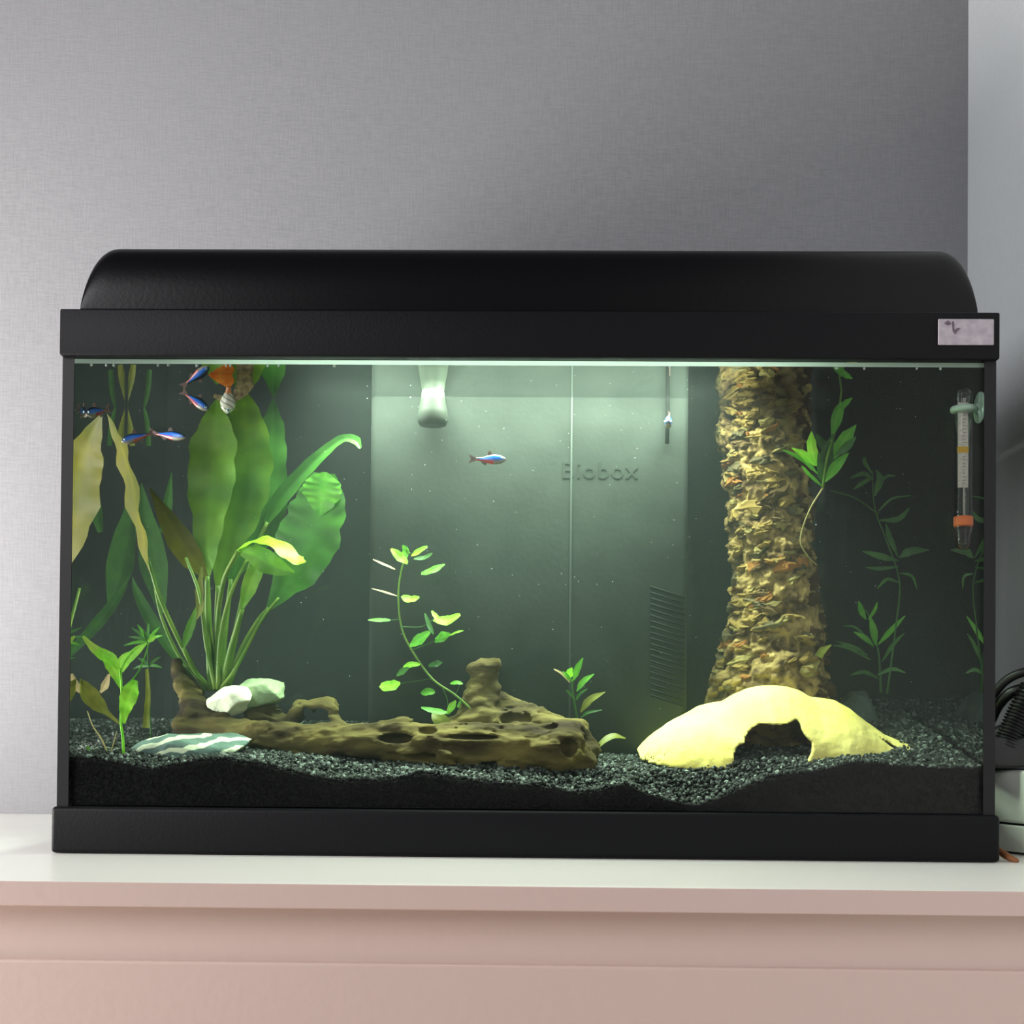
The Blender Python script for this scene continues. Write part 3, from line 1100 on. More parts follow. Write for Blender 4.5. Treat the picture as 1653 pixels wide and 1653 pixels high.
# ------------------------------------------------------------------ stones
def stone(name, c, half, mt, label, cat, seed, yaw=0.0, pitch=0.0, cuts=7, group=None, roll_=0.0):
    r = np.random.default_rng(seed)
    N = r.normal(size=(cuts + 6, 3))
    N /= np.linalg.norm(N, axis=1)[:, None]
    D = 0.60 + 0.28 * r.random(len(N))
    half = np.array(half)
    Mx = rotz(yaw) @ roty(roll_) @ rotx(pitch)

    def f(x, y, z):
        q = np.stack([x - c[0], y - c[1], z - c[2]], -1) @ Mx / half
        s = np.sqrt((q ** 2).sum(-1)) - 1
        for k in range(len(N)):
            s = np.maximum(s, q @ N[k] - D[k])
        return s * half.min() + 0.0007 * fbm(x * 120, y * 120, z * 120, 3, seed)
    e = half.max() * 1.15
    V, F = surface_nets(f, c - e, c + e, max(0.0011, e / 32))
    o = obj(name, V, F, mt)
    return tag(o, label, cat, group)


sa = P(297, 1213, 0.035)
sl_o = stone('slate_stone', sa + np.array([0, .016, -.002]), (0.060, 0.026, 0.022), M['slate'], 'flat grey-green slate with white streaks, on the gravel at lower left', 'stone', 11, yaw=0.1, roll_=-0.16, pitch=.35)
# white bands on the slate: a second material by position
m = M['slate']
nt = m.node_tree
b = nt.nodes['Principled BSDF']
old = b.inputs['Base Color'].links[0].from_socket
tc = nt.nodes.new('ShaderNodeTexCoord')
mp = nt.nodes.new('ShaderNodeMapping')
mp.inputs['Rotation'].default_value = (0, math.radians(14), 0)
wv = nt.nodes.new('ShaderNodeTexWave')
wv.wave_type = 'BANDS'
wv.bands_direction = 'Z'
wv.inputs['Scale'].default_value = 34
wv.inputs['Distortion'].default_value = 5
wv.inputs['Detail'].default_value = 2
wv.inputs['Detail Scale'].default_value = 1.2
cr = nt.nodes.new('ShaderNodeValToRGB')
cr.color_ramp.elements[0].position = 0.62
cr.color_ramp.elements[1].position = 0.74
mx = nt.nodes.new('ShaderNodeMix')
mx.data_type = 'RGBA'
mx.inputs[7].default_value = lin((222, 240, 200))
nt.links.new(tc.outputs['Object'], mp.inputs[0])
nt.links.new(mp.outputs[0], wv.inputs['Vector'])
nt.links.new(wv.outputs['Fac'], cr.inputs[0])
nt.links.new(cr.outputs[0], mx.inputs[0])
nt.links.new(old, mx.inputs[6])
nt.links.new(mx.outputs[2], b.inputs['Base Color'])

stone('pale_stone', P(376, 1134, 0.105), (0.0245, 0.018, 0.0155), M['white_stone'], 'small whitish angular stone at the foot of the sword plant', 'stone', 21, yaw=.2, roll_=-.2)
stone('pale_stone', P(418, 1119, 0.125), (0.030, 0.020, 0.020), M['green_stone'], 'pale greenish rounded stone leaning behind the white stone', 'stone', 25, yaw=-.2, roll_=-.25)


def wedge(name, poly, Y0, Y1, mt, label, seed):
    """an angular rock: the hull of a jittered outline at two depths"""
    r = np.random.default_rng(seed)
    bm = bmesh.new()
    c = np.mean(poly, axis=0)
    for Y, s in ((Y0, .80), ((Y0 + Y1) / 2, 1.0), (Y1, .75)):
        for x, y in poly:
            q = P(c[0] + (x - c[0]) * s, c[1] + (y - c[1]) * s, Y) + r.normal(size=3) * .0006
            bm.verts.new(q)
    res = bmesh.ops.convex_hull(bm, input=bm.verts[:])
    bmesh.ops.delete(bm, geom=list({g for g in res['geom_interior'] if isinstance(g, bmesh.types.BMVert)}), context='VERTS')
    bmesh.ops.bevel(bm, geom=bm.edges[:], offset=.0008, segments=2, affect='EDGES')
    bm.verts.index_update()
    V, F = bm_data(bm)
    return tag(obj(name, V, F, mt, smooth=False), label, 'stone')


wedge('teal_stone', [(1280, 1128), (1290, 1113), (1312, 1107), (1330, 1117), (1336, 1150), (1284, 1152)], .165, .195, M['teal_stone'], 'small blue-green stone peeping over the top of the yellow cave', 3)
wedge('grey_stone', [(1340, 1150), (1372, 1116), (1396, 1114), (1412, 1140), (1430, 1182), (1345, 1190)], .165, .205, M['grey_stone'], 'dull grey triangular rock leaning behind the right flank of the yellow cave', 4)

# ------------------------------------------------------------------ leaves
def leaf(parent, pts, wid, mt, name='leaf', n=14, hint=(0, -1, 0.25), fold=0.12, wave=0.0, label=None, roll_=0.0, tipc=None, m=7, wk=1.0):
    """pts: (pixel x, pixel y, depth) along the midrib from base to tip; wid: half-open list of full widths in pixels"""
    C3 = np.array([P(*p) for p in pts])
    C = spline(C3, n)
    T = np.gradient(C, axis=0)
    T /= np.linalg.norm(T, axis=1)[:, None] + 1e-12
    Yd = np.array([p[2] for p in pts]).mean()
    Wd = np.interp(np.linspace(0, 1, n), np.linspace(0, 1, len(wid)), [PX(w_ * wk, Yd) for w_ in wid])
    h = np.array(hint, float)
    h /= np.linalg.norm(h)
    V, colr = [], []
    ph = random.random() * 6
    for k in range(n):
        s = np.cross(T[k], h)
        if np.linalg.norm(s) < 1e-4:
            s = np.array([1.0, 0, 0])
        s /= np.linalg.norm(s)
        nn = np.cross(s, T[k])
        if roll_:
            s, nn = math.cos(roll_) * s + math.sin(roll_) * nn, -math.sin(roll_) * s + math.cos(roll_) * nn
        for j in range(m):
            u = (j / (m - 1)) * 2 - 1
            off = fold * abs(u) * Wd[k] * .5 + wave * Wd[k] * math.sin(k * 1.3 + ph + u) * abs(u)
            V.append(C[k] + s * u * Wd[k] * .5 * (1 + .05 * math.sin(k * 2.1 + ph)) + nn * off)
            q = 1.0 + (0.22 if j == m // 2 else 0) + 0.07 * math.sin(k * 2.4 + abs(u) * 3)
            cc = np.array([q, q, q, 1.0])
            if tipc is not None and k > n * .6:
                cc[:3] = np.array(tipc)
            colr.append(cc)
    F = [[k * m + j, k * m + j + 1, (k + 1) * m + j + 1, (k + 1) * m + j] for k in range(n - 1) for j in range(m - 1)]
    V = np.clip(np.array(V), [-HX + G + .002, G + .002, -1], [HX - G - .002, TD - G - .003, 1])
    o = obj(name, V, F, mt, parent, colors=colr)
    if label:
        o['label'] = label
    return o


def stem(parent, pts, r_px, mt, name='stem'):
    Yd = pts[0][2]
    fat = 1.5 if name == 'leaf_stalk' else 1.0
    rr_ = [PX(v_ * fat, Yd) / 2 for v_ in (r_px if isinstance(r_px, (list, tuple)) else (r_px, r_px))]
    V, F = tube([P(*p) for p in pts], rr_, max(8, len(pts) * 5), 7)
    return obj(name, V, F, mt, parent, colors=np.ones((len(V), 4)))


def plant(name, px, py, Y, label, cat='plant', group=None):
    c = P(px, py, Y)
    return tag(empty(name, c), label, cat, group)


# the sword plant
sw = plant('sword_plant', 345, 1118, .13, 'large broad-leaved green sword plant filling the left of the tank')
LANCE = [3, 14, 30, 42, 48, 46, 36, 20, 2]
YL = .105
leaf(sw, [(243, 925, .10), (228, 850, .095), (212, 770, .09), (194, 715, .088), (173, 668, .088)], [8, 60, 92, 92, 70, 36, 2], M['sword_yellow'], hint=(-1.0, -.55, .1), wave=.05, n=20, label='yellowing narrow leaf')
stem(sw, [(333, 1115, .13), (292, 1040, .12), (258, 965, .105), (240, 905, .10)], (6, 4), M['stem_green'], 'leaf_stalk')
leaf(sw, [(335, 935, .11), (302, 890, .11), (270, 838, .11), (242, 788, .11)], [4, 34, 44, 34, 18, 2], M['sword_yellow'], wave=.05, label='olive leaf')
stem(sw, [(340, 1115, .13), (336, 1040, .12), (334, 985, .115), (335, 930, .11)], (7, 5), M['stem_green'], 'leaf_stalk')
leaf(sw, [(334, 935, .115), (336, 860, .11), (342, 780, .105), (348, 700, .10), (350, 645, .098)], [6, 28, 40, 56, 64, 58, 34, 3], M['sword_green'], n=22, wk=1.35, wave=.05, hint=(-.2, -1, .15))
stem(sw, [(345, 1115, .13), (338, 1030, .125), (334, 930, .115)], (9, 6), M['stem_green'], 'leaf_stalk')
leaf(sw, [(352, 950, .125), (368, 860, .12), (388, 770, .112), (396, 690, .105), (390, 622, .10)], [6, 34, 66, 82, 80, 62, 36, 3], M['sword_green'], n=22, wk=1.25, wave=.04, hint=(.1, -1, .15))
stem(sw, [(350, 1115, .135), (350, 1030, .13), (352, 945, .125)], (10, 6), M['stem_green'], 'leaf_stalk')
leaf(sw, [(372, 940, .14), (400, 860, .135), (428, 780, .13), (438, 710, .125), (442, 645, .12)], [6, 44, 74, 70, 48, 40, 28, 3], M['sword_dark'], n=22, wk=1.25, wave=.05, hint=(.25, -1, .1))
stem(sw, [(355, 1115, .14), (362, 1030, .14), (373, 935, .14)], (9, 5), M['stem_green'], 'leaf_stalk')
leaf(sw, [(430, 845, .13), (460, 800, .125), (500, 755, .12), (535, 722, .118), (556, 709, .115), (574, 712, .11), (582, 724, .105)], [10, 30, 26, 20, 15, 14, 16, 5], M['sword_dark'], n=24, fold=.55, wave=.03, label='leaf folded along its midrib with curled tip')
stem(sw, [(362, 1112, .14), (385, 1000, .14), (408, 900, .135), (432, 843, .13)], (8, 5), M['stem_green'], 'leaf_stalk')
leaf(sw, [(432, 985, .12), (470, 930, .115), (500, 870, .11), (518, 815, .108), (524, 764, .105)], [6, 40, 84, 94, 84, 70, 30], M['sword_dark'], n=22, wk=1.25, wave=.04, hint=(-.3, -1, .2))
leaf(sw, [(516, 832, .1065), (520, 806, .104), (523, 782, .102), (525, 762, .1)], [6, 44, 66, 70, 52, 8], M['mid'], n=18, wave=.04, hint=(-.1, -.8, .6))
stem(sw, [(366, 1112, .135), (390, 1050, .13), (415, 1005, .125), (434, 982, .12)], (8, 5), M['stem_green'], 'leaf_stalk')
leaf(sw, [(383, 888, .085), (405, 876, .08), (430, 873, .075), (455, 885, .07), (478, 905, .065), (492, 908, .062)], [6, 18, 26, 30, 32, 28, 10], M['sword_bright'], n=20, wave=.08, hint=(0, -.55, .9), fold=.1, label='bright lime leaf bending over')
leaf(sw, [(383, 890, .088), (410, 895, .084), (440, 912, .08), (475, 925, .076)], [5, 26, 40, 30, 6], M['sword_green'], n=14, wave=.06, hint=(0, -1, -.1))
stem(sw, [(352, 1112, .13), (350, 1020, .12), (360, 940, .10), (384, 889, .086)], (7, 4), M['stem_green'], 'leaf_stalk')
leaf(sw, [(390, 985, .095), (400, 955, .093), (412, 925, .092), (432, 900, .092)], [3, 20, 30, 24, 8], M['sword_green'], n=12, wave=.05)
stem(sw, [(358, 1112, .125), (372, 1050, .11), (391, 983, .095)], (9, 5), M['stem_green'], 'leaf_stalk')
leaf(sw, [(296, 1048, .10), (303, 1025, .10), (310, 1005, .10), (317, 980, .10)], [3, 15, 14, 3], M['sword_green'], n=10)
leaf(sw, [(308, 1010, .10), (322, 985, .10), (322, 955, .10), (326, 915, .10)], [3, 12, 14, 3], M['olive'], n=10)
stem(sw, [(340, 1110, .13), (312, 1080, .115), (296, 1046, .10)], (5, 3), M['stem_green'], 'leaf_stalk')
stem(sw, [(348, 1112, .12), (333, 1040, .11), (322, 960, .10), (300, 900, .10)], (6, 3), M['stem_green'], 'leaf_stalk')
stem(sw, [(352, 1112, .12), (356, 1030, .11), (372, 960, .10), (400, 900, .10)], (7, 3), M['stem_green'], 'leaf_stalk')
stem(sw, [(330, 1105, .14), (290, 1060, .14), (262, 1000, .13), (250, 950, .13)], (5, 3), M['stem_green'], 'leaf_stalk')
stem(sw, [(355, 1112, .12), (380, 1080, .115), (420, 1005, .11), (450, 965, .11)], (5, 3), M['stem_green'], 'leaf_stalk')
leaf(sw, [(214, 720, .15), (210, 690, .15), (203, 650, .15)], [8, 12, 8, 1], M['olive'], n=8)
leaf(sw, [(240, 720, .16), (238, 685, .16), (230, 646, .16)], [8, 9, 7, 1], M['dim'], n=8)
leaf(sw, [(262, 860, .17), (270, 820, .17), (277, 762, .17)], [8, 20, 14, 1], M['dim'], n=8)
leaf(sw, [(262, 990, .19), (250, 920, .19), (236, 850, .19), (228, 780, .19)], [8, 40, 50, 30, 2], M['dim'], n=12)
leaf(sw, [(320, 1110, .13), (270, 1040, .15), (235, 985, .16), (210, 930, .17)], [4, 14, 22, 18, 2], M['dim'], n=12)

# left seedling
sd = plant('seedling', 200, 1228, .03, 'bright green rooted cutting at the far left front of the tank')
Ys = .03
q = lambda x, y: (x, y, Ys)
stem(sd, [q(200, 1230), q(198, 1190), q(195, 1165), q(196, 1110), q(193, 1078)], (5, 3), M['bright'])
leaf(parent=sd, wk=1.25, pts=[q(193, 1082), q(180, 1064), q(165, 1056), q(150, 1045), q(134, 1027)], wid=[3, 14, 16, 13, 9, 3], mt=M['bright'], tipc=(1.35, .95, 1.9), label='lime leaf with a tan tip')
leaf(parent=sd, wk=1.25, pts=[q(196, 1112), q(188, 1088), q(178, 1070), q(166, 1058)], wid=[3, 15, 17, 5], mt=M['bright'])
leaf(parent=sd, wk=1.25, pts=[q(193, 1080), q(197, 1064), q(214, 1050)], wid=[3, 10, 8, 1], mt=M['bright'], n=9)
leaf(parent=sd, wk=1.25, pts=[q(197, 1085), q(206, 1066), q(222, 1050), q(237, 1038)], wid=[3, 10, 13, 10, 2], mt=M['bright'])
leaf(parent=sd, wk=1.25, pts=[(200, 1168, Ys), (202, 1145, .028), (210, 1120, .026), (219, 1098, .025)], wid=[3, 12, 22, 22, 6], mt=M['bright'], hint=(.2, -1, .4), wave=.08)
leaf(parent=sd, wk=1.25, pts=[q(193, 1168), q(170, 1148), q(152, 1130), q(135, 1110), q(117, 1095)], wid=[3, 6, 20, 23, 16, 4], mt=M['olive'], wave=.05)
stem(sd, [q(197, 1112), q(220, 1090), q(233, 1062), q(240, 1038)], (3, 2), M['mid'])
leaf(parent=sd, wk=1.25, pts=[q(239, 1036), q(246, 1031), q(252, 1026)], wid=[4, 8, 2], mt=M['bright'], n=7)
leaf(parent=sd, wk=1.25, pts=[(237, 1080, .045), (239, 1120, .045), (237, 1150, .045), (236, 1175, .045)], wid=[4, 7, 8, 9], mt=M['olive'], name='leaf', label='thin yellow hanging leaf')
leaf(parent=sd, wk=1.25, pts=[(162, 1118, .06), (170, 1106, .06), (176, 1088, .06)], wid=[3, 12, 3], mt=M['tan'], n=8)
leaf(parent=sd, wk=1.25, pts=[q(158, 1226), q(146, 1218), q(141, 1204)], wid=[10, 9, 2], mt=M['mid'], n=8)
stem(sd, [q(176, 1222), q(165, 1195), q(150, 1172), q(141, 1148)], (3, 1.5), M['stem_tan'], 'root')
stem(sd, [q(176, 1222), q(182, 1205), q(189, 1180)], (3, 1.5), M['stem_tan'], 'root')
stem(sd, [q(190, 1225), q(165, 1222), q(150, 1228)], (4, 3), M['stem_tan'], 'root')


def crown(parent, cx, cy, Y, tips, mt, w=8):
    for k, (tx, ty) in enumerate(tips):
        mxp, myp = (cx + tx) / 2, (cy + ty) / 2 - 2
        leaf(parent, [(cx, cy, Y), (mxp, myp, Y - .006 * ((k % 3) - 1)), (tx, ty, Y - .012 * ((k % 3) - 1))], [2, w, w * .8, 1], mt if not isinstance(mt, list) else mt[k % len(mt)], n=9)


fp = plant('fine_leaved_stem', 240, 1190, .09, 'dim fine-leaved stem behind the bright seedling at the left')
stem(fp, [(244, 1195, .09), (240, 1110, .09), (238, 1038, .09)], (3, 2), M['dim'])
crown(fp, 238, 1036, .09, [(212, 1013), (222, 1008), (240, 1006), (258, 1012), (268, 1019), (262, 1026), (208, 1028), (200, 1042), (232, 1018), (250, 1020)], [M['dim'], M['mid']], 6)
crown(fp, 240, 1075, .09, [(222, 1062), (260, 1060), (215, 1080), (262, 1078)], M['dim'], 6)

# round-leaved stem in the middle
lu = plant('round_leaved_stem', 772, 1155, .10, 'stem with small rounded green leaves leaning left in mid tank')
stem(lu, [(772, 1155, .085), (735, 1122, .09), (698, 1096, .095), (665, 1050, .10), (648, 1012, .10), (643, 955, .10), (652, 905, .10), (662, 892, .10)], (4, 2.5), M['stem_green'])
LV = [((658, 909), (645, 899), (631, 886), 18, 'bright'), ((664, 897), (676, 890), (690, 882), 13, 'bright'), ((680, 926), (698, 921), (718, 911), 15, 'mid'),
      ((638, 919), (622, 912), (602, 903), 5, 'tan'), ((652, 905), (655, 890), (650, 880), 12, 'mid'), ((668, 902), (686, 900), (698, 893), 10, 'dim'),
      ((641, 962), (622, 956), (600, 950), 4, 'tan'), ((649, 962), (662, 968), (677, 964), 16, 'bright'), ((630, 1001), (614, 1001), (594, 1001), 9, 'mid'),
      ((700, 1000), (722, 1002), (743, 992), 20, 'bright'), ((697, 986), (706, 998), (716, 1003), 9, 'bright'), ((662, 1042), (678, 1032), (694, 1020), 22, 'mid'), ((702, 1034), (713, 1029), (727, 1024), 22, 'mid'),
      ((726, 1026), (736, 1021), (748, 1018), 5, 'bright'), ((651, 1076), (664, 1073), (678, 1073), 13, 'bright'), ((640, 1090), (650, 1084), (660, 1078), 14, 'dim'),
      ((614, 1106), (630, 1108), (646, 1103), 24, 'bright'), ((692, 1074), (703, 1072), (714, 1070), 14, 'dim'), ((727, 1103), (737, 1102), (747, 1104), 9, 'mid'),
      ((680, 1117), (691, 1117), (702, 1118), 17, 'mid'), ((722, 1150), (702, 1148), (680, 1142), 12, 'mid'), ((721, 1152), (728, 1143), (736, 1131), 14, 'bright'),
      ((738, 1140), (748, 1136), (758, 1146), 16, 'mid'), ((700, 1150), (712, 1165), (718, 1185), 26, 'olive'), ((686, 990), (694, 1012), (700, 1024), 8, 'dim')]
for k, (a, b_, c, w_, mm) in enumerate(LV):
    Y = .095 + .008 * ((k * 7) % 5 - 2) / 2
    leaf(lu, [(*a, Y), (*b_, Y - .004), (*c, Y - .006)], [w_ * .35, w_ * .9, w_, w_ * .8, w_ * .25], M[mm], n=9, hint=(0, -.8, .6), wave=.06)
for pa in ([(648, 1012), (680, 1012), (700, 1000)], [(665, 1050), (690, 1040), (705, 1032)], [(698, 1096), (670, 1100), (644, 1104)], [(643, 1000), (636, 1001), (628, 1001)], [(735, 1122), (740, 1112), (742, 1103)], [(712, 1106), (722, 1130), (722, 1150)]):
    stem(lu, [(x, y, .097) for x, y in pa], (2, 1.5), M['dim'])
be = plant('small_shoot', 835, 1160, .12, 'few pale leaves sprouting behind the driftwood stump')
leaf(be, [(835, 1156, .12), (820, 1140, .118), (804, 1120, .115)], [6, 14, 14, 6], M['bright'], n=9)
leaf(be, [(850, 1165, .125), (860, 1148, .125), (862, 1136, .125)], [14, 24, 22, 10], M['olive'], n=9)

# small stem at the right end of the wood
sp = plant('small_stem_plant', 935, 1195, .09, 'small stem plant standing at the right end of the driftwood')
stem(sp, [(937, 1195, .09), (930, 1150, .09), (924, 1110, .09), (928, 1080, .09)], (4, 3), M['dim'])
for a, b_, c, w_, mm in [((926, 1098), (932, 1080), (941, 1062), 11, 'mid'), ((918, 1095), (920, 1086), (924, 1078), 13, 'bright'), ((920, 1102), (908, 1088), (894, 1080), 5, 'tan'),
                         ((924, 1100), (914, 1090), (908, 1084), 8, 'mid'), ((931, 1116), (942, 1100), (959, 1088), 11, 'mid'), ((937, 1150), (952, 1130), (977, 1117), 13, 'olive'),
                         ((928, 1128), (920, 1120), (914, 1114), 6, 'dim'), ((930, 1130), (936, 1120), (948, 1112), 6, 'dim'), ((938, 1158), (950, 1150), (972, 1146), 6, 'dim')]:
    leaf(sp, [(*a, .088), (*b_, .084), (*c, .08)], [2, w_, w_ * .9, 1.5], M[mm], n=9, hint=(0, -.9, .5))
fl = leaf(None, [(958, 1214, .07), (975, 1196, .07), (992, 1188, .072), (1010, 1192, .075)], [4, 12, 15, 3], M['olive'], name='fallen_leaf', n=12, hint=(0, -.6, .8))
tag(fl, 'single green leaf lying on the gravel between driftwood and cave', 'leaf')

# floating plant on the right
ft = plant('floating_stem', 1328, 785, .08, 'bright green stem plant floating in front of the bark trunk')
stem(ft, [(1328, 788, .08), (1335, 740, .08), (1348, 695, .085), (1356, 650, .085), (1361, 600, .085)], (4, 3), M['stem_green'])
stem(ft, [(1328, 788, .08), (1306, 825, .078), (1292, 870, .078), (1302, 895, .078), (1318, 912, .08)], (3, 2), M['stem_tan'], 'root')
for a, b_, c, w_, mm, yy in [((1318, 752), (1310, 722), (1310, 696), 17, 'bright', .07), ((1316, 752), (1300, 736), (1278, 723), 14, 'bright', .068), ((1320, 765), (1296, 742), (1263, 726), 9, 'mid', .074),
                             ((1326, 776), (1334, 738), (1345, 700), 24, 'dim', .09), ((1332, 778), (1350, 752), (1370, 731), 17, 'mid', .075), ((1326, 784), (1306, 766), (1294, 752), 7, 'mid', .08),
                             ((1345, 742), (1362, 712), (1382, 686), 22, 'mid', .085), ((1350, 735), (1366, 722), (1382, 705), 14, 'dim', .08), ((1343, 705), (1352, 670), (1358, 648), 18, 'mid', .085),
                             ((1352, 665), (1364, 652), (1376, 642), 10, 'mid', .082), ((1362, 628), (1356, 608), (1350, 588), 22, 'dim', .085), ((1340, 730), (1322, 712), (1318, 700), 16, 'dim', .095),
                             ((1330, 782), (1326, 760), (1322, 730), 16, 'dim', .085)]:
    leaf(ft, [(*a, yy), (*b_, yy - .004), (*c, yy - .008)], [2, w_, w_ * .9, 1.5], M[mm], n=10, wave=.07)
yl = leaf(None, [(1360, 590, .02), (1370, 588, .02), (1383, 585, .02)], [6, 10, 3], M['yleaf'], name='yellow_leaf', n=8, hint=(0, -.8, .6))
tag(yl, 'small yellow leaf scrap floating at the waterline above the floating stem', 'leaf')

# dim stems at the right back
ds = plant('thin_dark_stem', 1440, 1110, .135, 'thin dim green stem plant climbing at the right behind')
stem(ds, [(1432, 1120, .135), (1445, 1020, .135), (1452, 940, .135), (1430, 870, .135), (1412, 820, .135), (1408, 760, .135)], (3, 2), M['dim'])
stem(ds, [(1340, 792, .13), (1380, 804, .16), (1418, 830, .125)], (2.5, 2), M['dim'])
for a, b_, c, w_ in [((1410, 775), (1395, 765), (1372, 772), 9), ((1410, 770), (1392, 780), (1378, 790), 8), ((1412, 800), (1420, 775), (1414, 758), 13), ((1418, 825), (1440, 805), (1470, 800), 4),
                     ((1420, 840), (1450, 838), (1468, 820), 10), ((1450, 900), (1436, 868), (1430, 845), 10), ((1450, 905), (1420, 898), (1392, 890), 12), ((1450, 915), (1420, 918), (1398, 916), 7),
                     ((1452, 900), (1470, 890), (1500, 888), 14), ((1450, 940), (1432, 935), (1416, 950), 6), ((1452, 925), (1472, 930), (1480, 950), 5), ((1408, 765), (1395, 745), (1398, 738), 8),
                     ((1412, 790), (1430, 770), (1445, 768), 6)]:
    leaf(ds, [(*a, .135), (*b_, .13), (*c, .125)], [2, w_, w_ * .9, 1.5], M['dim'], n=9)
br = plant('bushy_stem', 1418, 1112, .15, 'green star-shaped stem plant standing on the gravel behind the right of the cave')
stem(br, [(1422, 1118, .15), (1420, 1070, .15), (1416, 1042, .15), (1405, 1000, .15), (1398, 985, .15)], (4, 2), M['dim'])
for a, b_, c, w_, mm in [((1414, 1042), (1410, 1018), (1404, 994), 13, 'mid'), ((1410, 1042), (1396, 1030), (1378, 1020), 10, 'mid'), ((1418, 1040), (1438, 1018), (1461, 994), 9, 'mid'),
                         ((1424, 1068), (1442, 1040), (1460, 1022), 7, 'dim'), ((1400, 1058), (1380, 1045), (1352, 1036), 6, 'dim'), ((1405, 1065), (1370, 1046), (1345, 1042), 7, 'dim'),
                         ((1398, 1000), (1390, 985), (1386, 970), 11, 'mid'), ((1402, 1000), (1412, 985), (1416, 972), 6, 'mid'), ((1416, 1090), (1440, 1080), (1462, 1086), 7, 'dim'), ((1418, 1095), (1395, 1085), (1372, 1090), 7, 'dim'),
                         ((1410, 1045), (1384, 1015), (1362, 1010), 5, 'dim')]:
    leaf(br, [(*a, .148), (*b_, .142), (*c, .136)], [2, w_, w_ * .9, 1.5], M[mm], n=9)
yc = leaf(None, [(1321, 1060, .10), (1328, 1050, .10), (1342, 1041, .10)], [12, 12, 2], M['olive'], name='leaf_scrap', n=7)
tag(yc, 'small yellow-green leaf scrap caught beside the foot of the bark trunk', 'leaf')

# ------------------------------------------------------------------ fish
def lin3(c):
    return np.array(lin(c)[:3])


def fish(name, nose, tail, Y0, Y1, hgt, label, group=None, kind='neon', flip=1):
    a, b_ = P(*nose, Y0), P(*tail, Y1)
    L = np.linalg.norm(b_ - a)
    t = (b_ - a) / L
    side = np.cross(t, np.array([0, 0, 1.0]) if abs(t[2]) < .85 else np.array([1.0, 0, 0]))
    side /= np.linalg.norm(side)
    up = np.cross(side, t) * flip
    root = tag(empty(name, (a + b_) / 2), label, 'fish', group)
    H = PX(hgt, Y0)
    n, m = 22, 14
    hs = np.interp(np.linspace(0, 1, n), [0, .05, .2, .42, .62, .8, 1], [.06, .42, .85, 1.0, .72, .36, .30]) * H / 2
    ws = np.interp(np.linspace(0, 1, n), [0, .05, .2, .42, .62, .8, 1], [.04, .3, .55, .55, .38, .16, .05]) * H / 2
    V, C = [], []
    for k in range(n):
        s = k / (n - 1) * .80
        for j in range(m):
            th = 2 * math.pi * j / m
            v = math.sin(th)
            V.append(a + t * L * s + side * ws[k] * math.cos(th) + up * hs[k] * v)
            u = k / (n - 1)
            if kind == 'neon':
                c = lin3((90, 84, 74))
                if v > .05:
                    c = lin3((30, 44, 60))
                if -.1 < v < .62 and .06 < u < .9:
                    c = np.array([.004, .16, .72])
                if v <= -.1 and u > .42:
                    c = np.array([.42, .03, .02])
                elif v <= -.1:
                    c = lin3((128, 122, 108))
            else:
                c = lin3((196, 200, 176)) if (k * 3 + j * 5) % 4 else lin3((96, 104, 92))
                if u > .75:
                    c = lin3((196, 120, 60))
            C.append((*c, 1))
    F = [[k * m + j, k * m + (j + 1) % m, (k + 1) * m + (j + 1) % m, (k + 1) * m + j] for k in range(n - 1) for j in range(m)]
    F += [list(range(m))[::-1], [(n - 1) * m + j for j in range(m)]]
    obj('body', V, F, M['fish'], root, colors=C)

    def fin(nm, pts, mt):
        """a fin blade with a little thickness"""
        q = [a + t * L * s + up * H * h for s, h in pts]
        k = len(q)
        o = side * 0.0002
        V = np.array([p + o for p in q] + [p - o for p in q])
        F = [list(range(k)), list(range(k, 2 * k))[::-1]] + [[i, (i + 1) % k, k + (i + 1) % k, k + i] for i in range(k)]
        obj(nm, V, F, mt, root, smooth=False, colors=np.ones((len(V), 4)))
    if kind == 'neon':
        fin('tail_fin', [(.78, .13), (.88, .26), (1.0, .48), (.93, .02), (1.0, -.42), (.88, -.24), (.78, -.13)], M['fin'])
        fin('dorsal_fin', [(.36, .44), (.42, .80), (.48, .72), (.50, .34)], M['fin'])
        fin('anal_fin', [(.50, -.34), (.54, -.62), (.66, -.30), (.68, -.16)], M['fin'])
    else:
        fin('tail_fin', [(.76, .10), (.95, .35), (1.2, .1), (1.36, -.45), (1.30, -1.0), (1.08, -1.35), (.90, -.8), (.76, -.14)], M['fin_orange'])
        fin('dorsal_fin', [(.35, .4), (.55, 1.1), (.85, 1.55), (1.2, 1.4), (1.36, .8), (1.2, .45), (.9, .5), (.65, .3)], M['fin_beige'])
        fin('pelvic_fin', [(.3, -.4), (.45, -.95), (.55, -.85), (.5, -.34)], M['fin_beige'])
    for s in (-1, 1):
        ec = a + t * L * .10 + up * H * .10 + side * s * H * .19
        er = H * .12
        V, F = lathe((0, 0, 0), [(0.001 * 0 + er * math.sin(x), -er * math.cos(x)) for x in np.linspace(.1, 3.04, 7)], 10)
        V = V @ np.stack([t, up, side])
        o = obj('eye', V + ec, F, M['eye_ring'], root)
        V2, F2 = lathe((0, 0, 0), [(er * .55 * math.sin(x), -er * .5 * math.cos(x)) for x in np.linspace(.1, 3.04, 6)], 8)
        V2 = V2 @ np.stack([t, up, side])
        obj('pupil', V2 + ec + side * s * er * .75, F2, M['eye'], o)
    return root


